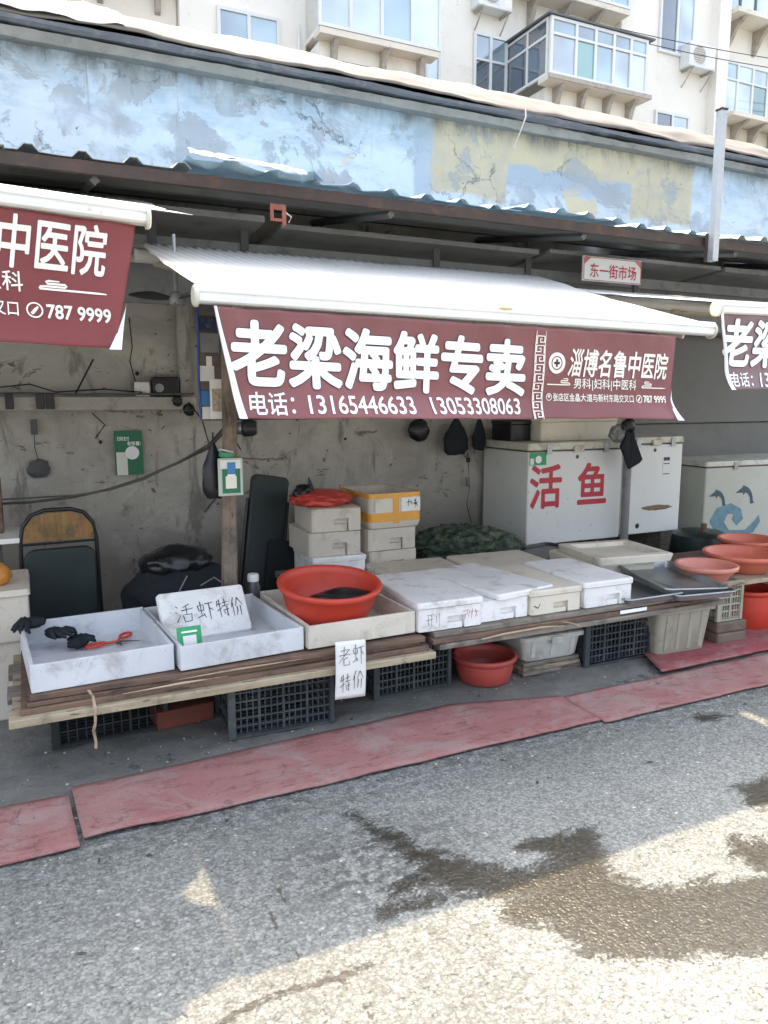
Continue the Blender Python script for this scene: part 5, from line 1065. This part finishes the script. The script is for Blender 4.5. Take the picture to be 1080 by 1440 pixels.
# handwritten board
hb = thing('price_board', 'white foam lid with black handwriting leaning in the second tray', 'sign', (0.765, 3.62, 0.438), 0, rot=(R(-38), 0, R(4)))
MB().loft([[(x, -0.012, z + 0.125) for x, z, _ in rrect(0.435, 0.25, 0, 0.015)], [(x, 0.012, z + 0.125) for x, z, _ in rrect(0.445, 0.26, 0, 0.02)]]).build('board', 'white_foam', hb, smooth=35, bevel=0.004, normals=True)
ribbons('handwriting', hand(['huo', 'xia', 'te', 'jia'], [(-0.15, -0.055, 0.075, 0.185), (-0.04, 0.045, 0.08, 0.185), (0.06, 0.125, 0.08, 0.185), (0.135, 0.195, 0.08, 0.185)], 0.02, 3), 0.0026, lambda x, z: (x, -0.0135, z), 'ink', hb)
gc = thing('payment_card', 'bright green card with a white square in the second tray', 'card', (0.615, 3.315, 0.44), 0, rot=(R(-14), 0, R(3)))
MB().box(-0.055, 0.055, -0.002, 0.002, 0, 0.145).build('plate', 'green_card', gc, bevel=0.0015)
MB().box(-0.030, 0.030, -0.0045, -0.0025, 0.02, 0.105).build('white_square', 'paper', gc); MB().box(-0.035, 0.035, -0.0045, -0.0025, 0.118, 0.126).build('caption', 'print_white', gc)
# hanging handwritten paper
hp = thing('price_paper', 'white paper with black handwriting hanging from the counter edge', 'sign', (1.318, 3.150, 0.195), R(1))
MB().grid(lambda u, v: (-0.078 + 0.156 * u, 0.012 * math.sin(v * 2.6) * -1 + 0.004 * nz(u * 3, v * 4, 3), 0.285 * v - 0.008 * u), 8, 14).build('sheet', 'paper', hp, smooth=180, solid=0.0008)
SP = lambda x, z: (x, 0.012 * math.sin(z / 0.285 * 2.6) * -1 - 0.0045, z)
ribbons('handwriting', hand(['lao', 'xia', 'te', 'jia'], [(-0.065, 0.0, 0.165, 0.255), (0.008, 0.068, 0.165, 0.262), (-0.055, 0.0, 0.03, 0.125), (0.01, 0.065, 0.04, 0.135)], 0.03, 5), 0.0017, SP, 'ink', hp)

# foam boxes in front
GB = 'white foam boxes with lids along the front of right counter'
A = foam_box(0.375, 0.66, 0.155, 'white_foam', 'white foam box with red and grey scribbles, first right of the tray', (1.935, 3.575, 0.423), R(-2), GB)
SA = lambda x, z: (x, -0.33 - 0.0012, z)
ribbons('scribble', [[(-0.13, 0.03), (-0.13, 0.08)], [(-0.145, 0.06), (-0.10, 0.065)], [(-0.14, 0.085), (-0.10, 0.088)], [(-0.112, 0.09), (-0.112, 0.025)], [(-0.085, 0.08), (-0.085, 0.045)], [(-0.07, 0.095), (-0.068, 0.02)]], 0.0012, SA, 'ink', A)
ribbons('red_scribble', [[(0.07, 0.085), (0.10, 0.09), (0.095, 0.07), (0.075, 0.068)], [(0.085, 0.068), (0.08, 0.04)], [(0.11, 0.09), (0.10, 0.05)], [(0.115, 0.075), (0.135, 0.08)], [(0.125, 0.095), (0.12, 0.045)], [(0.14, 0.09), (0.15, 0.07), (0.142, 0.05), (0.16, 0.06)], [(0.142, 0.075), (0.165, 0.08)]], 0.0017, SA, 'red_ink', A)
foam_box(0.33, 0.60, 0.150, 'white_foam', 'white foam box whose oversized lid sits skewed across it', (2.265, 3.57, 0.422), R(0), GB, lidw=0.09, lidrz=R(9), lidoff=(0.10, 0.04))
C = foam_box(0.345, 0.60, 0.140, 'cream_foam', 'creamier foam box with a black tick between two white ones', (2.610, 3.555, 0.422), R(-1), GB)
ribbons('tick', [[(-0.15, 0.055), (-0.125, 0.04), (-0.11, 0.065)]], 0.003, lambda x, z: (x, -0.3015, z), 'ink', C)
foam_box(0.35, 0.60, 0.150, 'white_foam', 'clean white foam box at right end next to the metal pans', (2.975, 3.545, 0.422), R(-1), GB)
foam_box(0.56, 0.42, 0.09, 'old_foam', 'low cream foam box lid down behind the first white box', (2.26, 4.27, 0.421), R(-3), notch=False)
foam_box(0.58, 0.44, 0.10, 'cream_foam', 'low cream foam box behind the skewed lid', (2.86, 4.20, 0.421), R(-3), notch=False)
fd = foam_box(0.50, 0.50, 0.13, 'cream_foam', 'cream foam box under the upturned framed lid', (3.50, 3.92, 0.421), R(-4), notch=False)
ul = thing('framed_lid', 'upturned cream foam lid with a raised rim lying on foam box', 'lid', (3.53, 3.83, 0.553), R(-8))
MB().loft([rrect(0.54, 0.50, 0, 0.02), rrect(0.56, 0.52, 0.045, 0.02), rrect(0.55, 0.51, 0.050, 0.02), rrect(0.44, 0.40, 0.050, 0.02), rrect(0.42, 0.38, 0.022, 0.02)]).build('lid', 'cream_foam', ul, smooth=35)
# old foam stacks
GS = 'grubby old foam boxes stacked against the wall'
foam_box(0.36, 0.46, 0.17, 'white_foam', 'white foam box with a red stripe, bottom of the left stack', (1.80, 4.66, 0.421), R(-3), GS, notch=False)
rs = bpy.data.objects.get('foam_box.010')
foam_box(0.36, 0.46, 0.155, 'old_foam', 'middle foam box of the left stack', (1.775, 4.68, 0.592), R(-2), GS, lid=False)
foam_box(0.34, 0.46, 0.150, 'old_foam', 'top foam box of the left stack with red bag on it', (1.805, 4.70, 0.748), R(-5), GS, lid=False)
foam_box(0.37, 0.46, 0.155, 'old_foam', 'bottom foam box of the right stack', (2.215, 4.76, 0.421), R(2), GS, lid=False)
foam_box(0.37, 0.46, 0.150, 'old_foam', 'second foam box of the right stack, under the taped one', (2.215, 4.77, 0.577), R(1), GS, lid=False)
tp = thing('taped_box', 'open foam box wrapped in orange tape on top of right stack', 'box', (2.235, 4.80, 0.729), R(2))
W_, D_, H_ = 0.40, 0.52, 0.235
MB().loft([rrect(W_ - 0.02, D_ - 0.02, 0, 0.03), rrect(W_, D_, 0.03, 0.03), rrect(W_, D_, H_, 0.03), rrect(W_ - 0.05, D_ - 0.05, H_, 0.02), rrect(W_ - 0.05, D_ - 0.05, 0.1, 0.02)]).build('body', 'old_foam', tp, smooth=35)
for z0, z1 in ((0.045, 0.105), (0.205, 0.238)): MB().loft([rrect(W_ + 0.004, D_ + 0.004, z0, 0.032), rrect(W_ + 0.004, D_ + 0.004, z1, 0.032)], False, False).build('tape', 'tape', tp, smooth=35)
MB().box(-0.02, 0.025, -D_ / 2 - 0.003, -D_ / 2 + 0.0, 0.03, H_ + 0.002).build('tape', 'tape', tp)
MB().box(0.045, 0.19, -D_ / 2 - 0.0022, -D_ / 2, 0.108, 0.202).build('label', 'paper', tp); MB().box(-0.155, -0.025, -D_ / 2 - 0.0022, -D_ / 2, 0.108, 0.202).build('label', 'cream_foam', tp)
ribbons('handwriting', [[(0.085, 0.17), (0.125, 0.175)], [(0.10, 0.19), (0.095, 0.14)], [(0.115, 0.18), (0.12, 0.15), (0.13, 0.17)], [(0.135, 0.16), (0.175, 0.165)], [(0.155, 0.19), (0.152, 0.13)], [(0.14, 0.15), (0.155, 0.16), (0.172, 0.135)], [(0.142, 0.185), (0.168, 0.145)]], 0.003, lambda x, z: (x, -D_ / 2 - 0.0035, z), 'ink', tp)
rb = thing('red_bag', 'limp red plastic bag with black one draped on left stack', 'bag', (1.76, 4.70, 0.94))
crumple(1, 0.19, 0.17, 0.055, 0.3, 1.6, 41, 4).build('red_bag', 'red_bag', rb, smooth=60)
b_ = crumple(1, 0.06, 0.05, 0.05, 0.4, 1.7, 42, 4).build('black_bag', 'black_bag', rb, smooth=60); b_.location = (-0.13, -0.02, 0.04)
def spike(p, q, w): return MB().loft([[(p[0] - w, p[1], p[2]), (p[0], p[1] - w * .5, p[2]), (p[0] + w, p[1], p[2]), (p[0], p[1] + w * .5, p[2])], [(q[0] - .002, q[1], q[2]), (q[0], q[1] - .002, q[2]), (q[0] + .002, q[1], q[2]), (q[0], q[1] + .002, q[2])]])
spike((-0.07, -0.02, 0.04), (-0.08, 0.0, 0.145), 0.035).build('bag_ear', 'black_bag', rb); spike((-0.16, -0.02, 0.04), (-0.135, 0.0, 0.10), 0.03).build('bag_ear', 'black_bag', rb)
# green sack
sk_ = crumple(1, 0.44, 0.24, 0.13, 0.22, 2.2, 51, 6); nv_ = []
for (x, y, z) in sk_.v:
    q = Vector((x * 7, y * 7, z * 9)); r1 = 1 - 2 * abs(noise.noise(q + 0.6 * Vector((noise.noise(q * 1.7), noise.noise(q * 1.7 + Vector((5, 0, 0))), 0)))); r2 = 1 - 2 * abs(noise.noise(q * 2.6))
    l_ = Vector((x / 0.44, y / 0.24, z / 0.13)).normalized(); d_ = 0.032 * r1 + 0.014 * r2
    nv_.append((x + l_.x * d_, y + l_.y * d_, z + l_.z * d_ * 1.2))
sk_.v = nv_; sk = sk_.build('net_sack', 'sack', None, smooth=60); tag(sk, 'heap of dark green netting lying behind the foam boxes', 'netting', None, (2.98, 4.80, 0.52)); sk.rotation_euler = (0, R(6), R(-4)); sk.scale = (0.9, 1, 0.85); sk.location.z = 0.50
# pans
def pan(w, d, h, m, label, loc, rot, group='metal baking pans'):
    t = thing('metal_pan', label, 'pan', loc, 0, group, rot)
    MB().loft([rrect(w * 0.93, d * 0.95, 0, 0.035), rrect(w, d, h, 0.04), rrect(w + 0.022, d + 0.022, h + 0.001, 0.045), rrect(w + 0.026, d + 0.026, h - 0.006, 0.045)], True, False).build('shell', m, t, smooth=40)
    MB().loft([rrect(w * 0.925, d * 0.945, 0.004, 0.033), rrect(w * 0.99, d * 0.99, h, 0.038)], True, False).build('inside', m, t, smooth=40)
    return t
pan(0.40, 0.56, 0.042, 'steel', 'lower steel pan partly under the foam box, left of the other pans', (3.30, 3.46, 0.425), (R(1), R(-2), R(-6)))
pan(0.42, 0.60, 0.042, 'steel', 'bottom steel pan of the right pair', (3.64, 3.40, 0.424), (R(1), R(0), R(-8)))
pan(0.42, 0.60, 0.042, 'steel', 'top steel pan tilted over the bottom one', (3.60, 3.42, 0.466), (R(3), R(2), R(-12)))
pan(0.55, 0.42, 0.02, 'dark_steel', 'blackened flat pan beside the green netting', (3.40, 4.42, 0.47), (0, 0, R(10)))
# bag at freezer corner with pipe
pp = thing('grey_pipe', 'grey dusty pipe standing between the two raised freezers', 'pipe', (4.48, 4.75, 0)); MB().tube([(0, 0, 0.0), (0, 0, 1.5)], 0.035, 12).build('tube', 'grey_paint', pp, smooth=60)
def kite(): 
    pts = [(0.0, 0.36), (0.035, 0.33), (0.045, 0.26), (0.14, 0.08), (0.12, 0.05), (0.02, 0.0), (-0.075, 0.19), (-0.05, 0.24), (-0.03, 0.34)]
    return MB().loft([[(x, -0.02 - 0.012 * math.sin(i), z) for i, (x, z) in enumerate(pts)], [(x, 0.012, z) for x, z in pts]])
kb = thing('hanging_bag', 'flat black folder bag tied at the freezer corner', 'bag', (4.37, 4.64, 1.03), R(-5), 'black bags hanging by the wall'); kite().build('bag', 'dark_cloth', kb, bevel=0.006)
crumple(1, 0.05, 0.04, 0.05, 0.5, 2.0, 61).build('knot', 'black_bag', kb, smooth=60).location = (0, 0, 0.35)
crumple(1, 0.07, 0.05, 0.06, 0.6, 2.0, 62).build('grey_rag', 'grey_paint', kb, smooth=60).location = (-0.05, 0.05, 0.29)
jb = thing('water_jug', 'dark green plastic drum in front of the dolphin freezer', 'drum', (5.22, 4.62, 0.02))
MB().lathe([(0.001, 0), (0.20, 0), (0.23, 0.06), (0.25, 0.26), (0.23, 0.42), (0.17, 0.45), (0.001, 0.45)], 32).build('body', mat('dark_green_plastic', (0.006, 0.018, 0.016), 0.4, 0.15, 5, (0.03, 0.05, 0.04), 0.4, 7), jb, smooth=50)
MB().tube([(-0.02, -0.05, 0.45), (-0.02, -0.05, 0.52)], 0.025, 10).build('neck', 'brown_wood', jb, smooth=50)
jr = thing('jar', 'small white capped jar beside the red basin and pole', 'jar', (1.09, 4.10, 0.421)); MB().lathe([(0.001, 0), (0.045, 0), (0.048, 0.02), (0.048, 0.20), (0.035, 0.23), (0.001, 0.23)], 20).build('body', 'dark_steel', jr, smooth=40); MB().lathe([(0.001, 0.272), (0.036, 0.272), (0.04, 0.265), (0.04, 0.232), (0.0, 0.232)], 20).build('cap', 'white_metal', jr, smooth=40)
jr.location = (1.10, 4.02, 0.36); jr.scale = (0.8, 0.8, 1.0)
cpb = crumple(1, 0.30, 0.2, 0.12, 0.3, 1.5, 71, 4).build('dark_sack', 'dark_cloth', None, smooth=60); tag(cpb, 'dark sack in the gap between the freezers and foam boxes', 'bag', None, (3.62, 4.70, 0.16))

# ------------------------------------------------------------------ apartment building behind
ab = thing('apartment_building', 'pale cream apartment block with enclosed balconies behind the market', 'building', (0, 0, 0))
BY = 14.0
def wallp(x0, x1, z0, z1, y0=BY, y1=BY + 0.5, m='render_pale', name='wall_panel'): return box(name, m, x0, x1, y0, y1, z0, z1, ab)
box('main_block', 'render_pale', -8, 26, BY, BY + 9, 0, 12.3, ab)
box('roof_slab', 'cream_render', -8.3, 26.3, BY - 0.35, BY + 9.3, 12.302, 12.5, ab)
def window(x0, x1, z0, z1, y=BY, cols=2, transom=None, sash='glass_blue', depth=0.06, fm='alu', colw=None, fr=0.055, special=None):
    W = MB().box(x0, x1, y - depth, y - 0.001, z0, z0 + fr).box(x0, x1, y - depth, y - 0.001, z1 - fr, z1)
    W.box(x0, x0 + fr, y - depth, y - 0.001, z0 + fr, z1 - fr).box(x1 - fr, x1, y - depth, y - 0.001, z0 + fr, z1 - fr)
    xs = colw or [x0 + (x1 - x0) * k / cols for k in range(cols + 1)]
    for x in xs[1:-1]: W.box(x - fr * 0.55, x + fr * 0.55, y - depth, y - 0.001, z0 + fr, z1 - fr)
    if transom: W.box(x0 + fr, x1 - fr, y - depth - 0.003, y - 0.001, transom - fr * .4, transom + fr * .4)
    f = W.build('window', fm, ab); zz = [z0] + ([transom] if transom else []) + [z1]
    for i in range(len(xs) - 1):
        for j in range(len(zz) - 1):
            m = sash if not (special and (i, j) in special) else special[(i, j)]
            q = MB().box(xs[i] + 0.03, xs[i + 1] - 0.03, y - depth * 0.55, y - 0.004, zz[j] + 0.03, zz[j + 1] - 0.03).build('pane', m, f); 
            q.rotation_euler = (0, 0, 0)
    return f
def sillb(x0, x1, z, y0, y1=BY, brackets=()):
    s = box('balcony_slab', 'cream_render', x0, x1, y0, y1, z - 0.10, z, ab)
    for x in brackets:
        MB().loft([[(x, y0 + 0.05, z - 0.101), (x, y1, z - 0.101), (x, y1, z - 0.65), (x, y1 - 0.06, z - 0.62), (x, y0 + 0.5 * (y1 - y0), z - 0.26)], [(x + 0.09, y0 + 0.05, z - 0.101), (x + 0.09, y1, z - 0.101), (x + 0.09, y1, z - 0.65), (x + 0.09, y1 - 0.06, z - 0.62), (x + 0.09, y0 + 0.5 * (y1 - y0), z - 0.26)]]).build('bracket', 'bracket', s)
    return s
# left bay recess and first window
box('bay_panel', 'cream_render', 0.6, 2.75, BY - 0.06, BY - 0.001, 6.0, 9.2, ab)
box('bay_pier', 'render_pale', 2.78, 5.0, BY - 0.20, BY - 0.003, 4.2, 12.2, ab)
window(3.40, 4.50, 7.10, 8.18, BY - 0.20, 2)
sillb(-0.5, 2.7, 8.55, BY - 0.5, BY - 0.062, (0.8, 1.5, 2.4))
window(-0.5, 2.7, 8.56, 9.9, BY - 0.4, 5)
MB().tube([(4.86, BY - 0.24, 4.5), (4.86, BY - 0.24, 8.15)], 0.03, 8).build('drain_pipe', 'alu', ab)
# enclosed balcony 1
box('balcony_enclosure', 'render_pale', 5.0, 7.25, 13.02, BY, 7.85, 7.92, ab)
window(4.93, 7.30, 7.84, 9.4, 13.0, 4, None, 'glass_pale', special={(2, 0): 'glass_blue'})
box('balcony_base', 'render_pale', 5.05, 7.1, 13.25, BY - 0.06, 5.5, 7.729, ab)
sillb(4.95, 7.25, 7.83, 12.95, 13.25, (5.25, 6.2, 6.95))
box('balcony_side', 'glass_blue', 7.22, 7.28, 13.01, BY - 0.01, 7.93, 9.35, ab)
window(7.52, 7.86, 7.0, 8.75, BY, 1, None, 'glass_pale')
box('bay_wall', 'cream_render', 5.3, 7.1, BY - 0.05, BY - 0.002, 6.2, 7.7, ab)
# small blue window
window(8.62, 9.42, 7.55, 8.85, BY, 2, 8.35, 'glass_dark', special={(0, 1): 'glass_blue', (1, 1): 'glass_blue'})
MB().box(8.6, 9.5, BY - 0.12, BY - 0.001, 7.45, 7.54).build('window_sill', 'cream_render', ab)
# big enclosed balcony
window(9.44, 11.86, 7.70, 8.72, 12.60, 5, 8.42, 'glass_pale', special={(1, 0): 'glass_green', (0, 1): 'glass_blue', (1, 1): 'glass_blue', (2, 1): 'glass_blue', (3, 1): 'glass_blue', (4, 1): 'glass_blue', (2, 0): 'glass_blue'}, colw=[9.44, 10.05, 10.52, 10.98, 11.42, 11.86])
sd_ = MB()
for yy in (12.62, 13.25, 13.96): sd_.box(9.42, 9.47, yy, yy + 0.05, 7.70, 8.72)
for zz in (7.70, 8.38, 8.68): sd_.box(9.421, 9.469, 12.67, 13.96, zz, zz + 0.045)
sdo = sd_.build('side_window', 'alu', ab); MB().box(9.44, 9.455, 12.67, 13.25, 7.74, 8.68).build('pane', 'glass_dark', sdo); MB().box(9.44, 9.455, 13.30, 13.96, 7.74, 8.68).build('pane', 'glass_dark', sdo)
MB().loft([[(9.36, 12.5, 8.73), (12.0, 12.5, 8.73), (12.0, 14.0, 8.76), (9.36, 14.0, 8.76)], [(9.36, 12.5, 8.76), (12.0, 12.5, 8.76), (12.0, 14.0, 8.79), (9.36, 14.0, 8.79)]]).build('balcony_roof', 'dark_frame', ab, normals=True)
box('balcony_base', 'render_pale', 9.6, 11.75, 12.86, BY - 0.01, 5.5, 7.589, ab)
sillb(9.40, 11.92, 7.69, 12.50, 12.86, (9.75, 10.35, 11.0, 11.6))
box('balcony_underside_shelf', 'bracket', 9.38, 11.94, 12.47, 12.52, 7.60, 7.68, ab)
sillb(9.3, 12.2, 9.75, 13.5, BY, (9.9, 10.7, 11.5))
window(9.3, 12.2, 9.76, 11.2, 13.55, 5, 10.8, 'glass_blue')
box('bay_pier', 'render_pale', 12.25, 14.9, BY - 0.20, BY - 0.003, 4.2, 12.2, ab)
window(13.30, 14.35, 9.25, 10.9, BY - 0.20, 2, None, 'glass_pale', special={(0, 0): 'glass_dark'})
window(13.30, 14.35, 7.30, 8.03, BY - 0.20, 2, None, 'glass_pale', special={(0, 0): 'glass_dark'})
box('bay_pier', 'render_pale', 14.9, 15.25, BY - 0.45, BY - 0.004, 4.2, 12.2, ab)
window(15.35, 17.9, 10.45, 11.7, BY - 0.10, 5, 11.3, 'glass_pale', fm='dark_frame')
sillb(15.3, 18.0, 10.43, BY - 0.6, BY, (15.6, 16.5, 17.4))
window(15.42, 18.0, 8.25, 9.50, BY - 0.10, 5, 9.1, 'glass_pale', special={(2, 0): 'glass_green', (0, 1): 'glass_blue'})
sillb(15.35, 18.1, 8.22, BY - 0.6, BY, (15.9, 16.5, 17.2))
box('bay_wall', 'cream_render', 15.4, 18.0, BY - 0.05, BY - 0.002, 6.5, 8.1, ab)
for x0 in (19.0, 22.2):
    for z0 in (8.3, 10.6): window(x0, x0 + 2.2, z0, z0 + 1.3, BY, 4, z0 + 0.95, 'glass_pale')
for x0 in (-6.5, -3.5):
    for z0 in (7.2, 9.8): window(x0, x0 + 2.2, z0, z0 + 1.3, BY, 4, z0 + 0.95, 'glass_pale')
for x0, z0 in ((3.4, 9.6), (8.6, 10.3)): window(x0, x0 + 1.0, z0, z0 + 1.1, BY - 0.2 if x0 < 5 else BY, 2)
def aircon(x, y, z, label, open_=True):
    t = thing('air_conditioner', label, 'air conditioner', (x, y, z), 0, 'outdoor air conditioner units on the facade')
    MB().box(-0.40, 0.40, -0.30, 0.0, 0, 0.52).build('case', 'alu', t, bevel=0.02)
    MB().lathe([(0.001, 0), (0.19, 0)], 28, Matrix.Translation((-0.1, -0.3015, 0.26)) @ Matrix.Rotation(R(90), 4, 'X')).build('fan_opening', 'bracket', t)
    gm = MB()
    for k in range(9): gm.box(-0.28, 0.08, -0.308, -0.304, 0.08 + 0.045 * k, 0.088 + 0.045 * k)
    gm.build('grille', 'alu', t); MB().box(0.2, 0.38, -0.304, -0.3005, 0.05, 0.47).build('side_panel', 'print_cream', t)
    for s in (-0.3, 0.3):
        MB().box(s - 0.02, s + 0.02, -0.34, 0.0, -0.045, -0.005).build('bracket', 'bracket', t); MB().tube([(s, -0.32, -0.04), (s, 0.0, -0.35)], 0.018, 4).build('bracket_strut', 'bracket', t)
    return t
aircon(14.38, BY - 0.202, 8.98, 'white air conditioner box on the pier between two right windows')
aircon(8.95, BY - 0.002, 9.22, 'air conditioner cut by the top edge above the small blue window')
wr = thing('overhead_wires', 'thin dark wires crossing in front of the right apartment windows', 'wire', (0, 0, 0))
for z, s in ((9.05, 0.25), (8.9, 0.3)): MB().tube(sag((11.5, 13.0, z), (24, 12.4, z + 1.0), s), 0.009, 4).build('wire', 'black_plastic', wr)
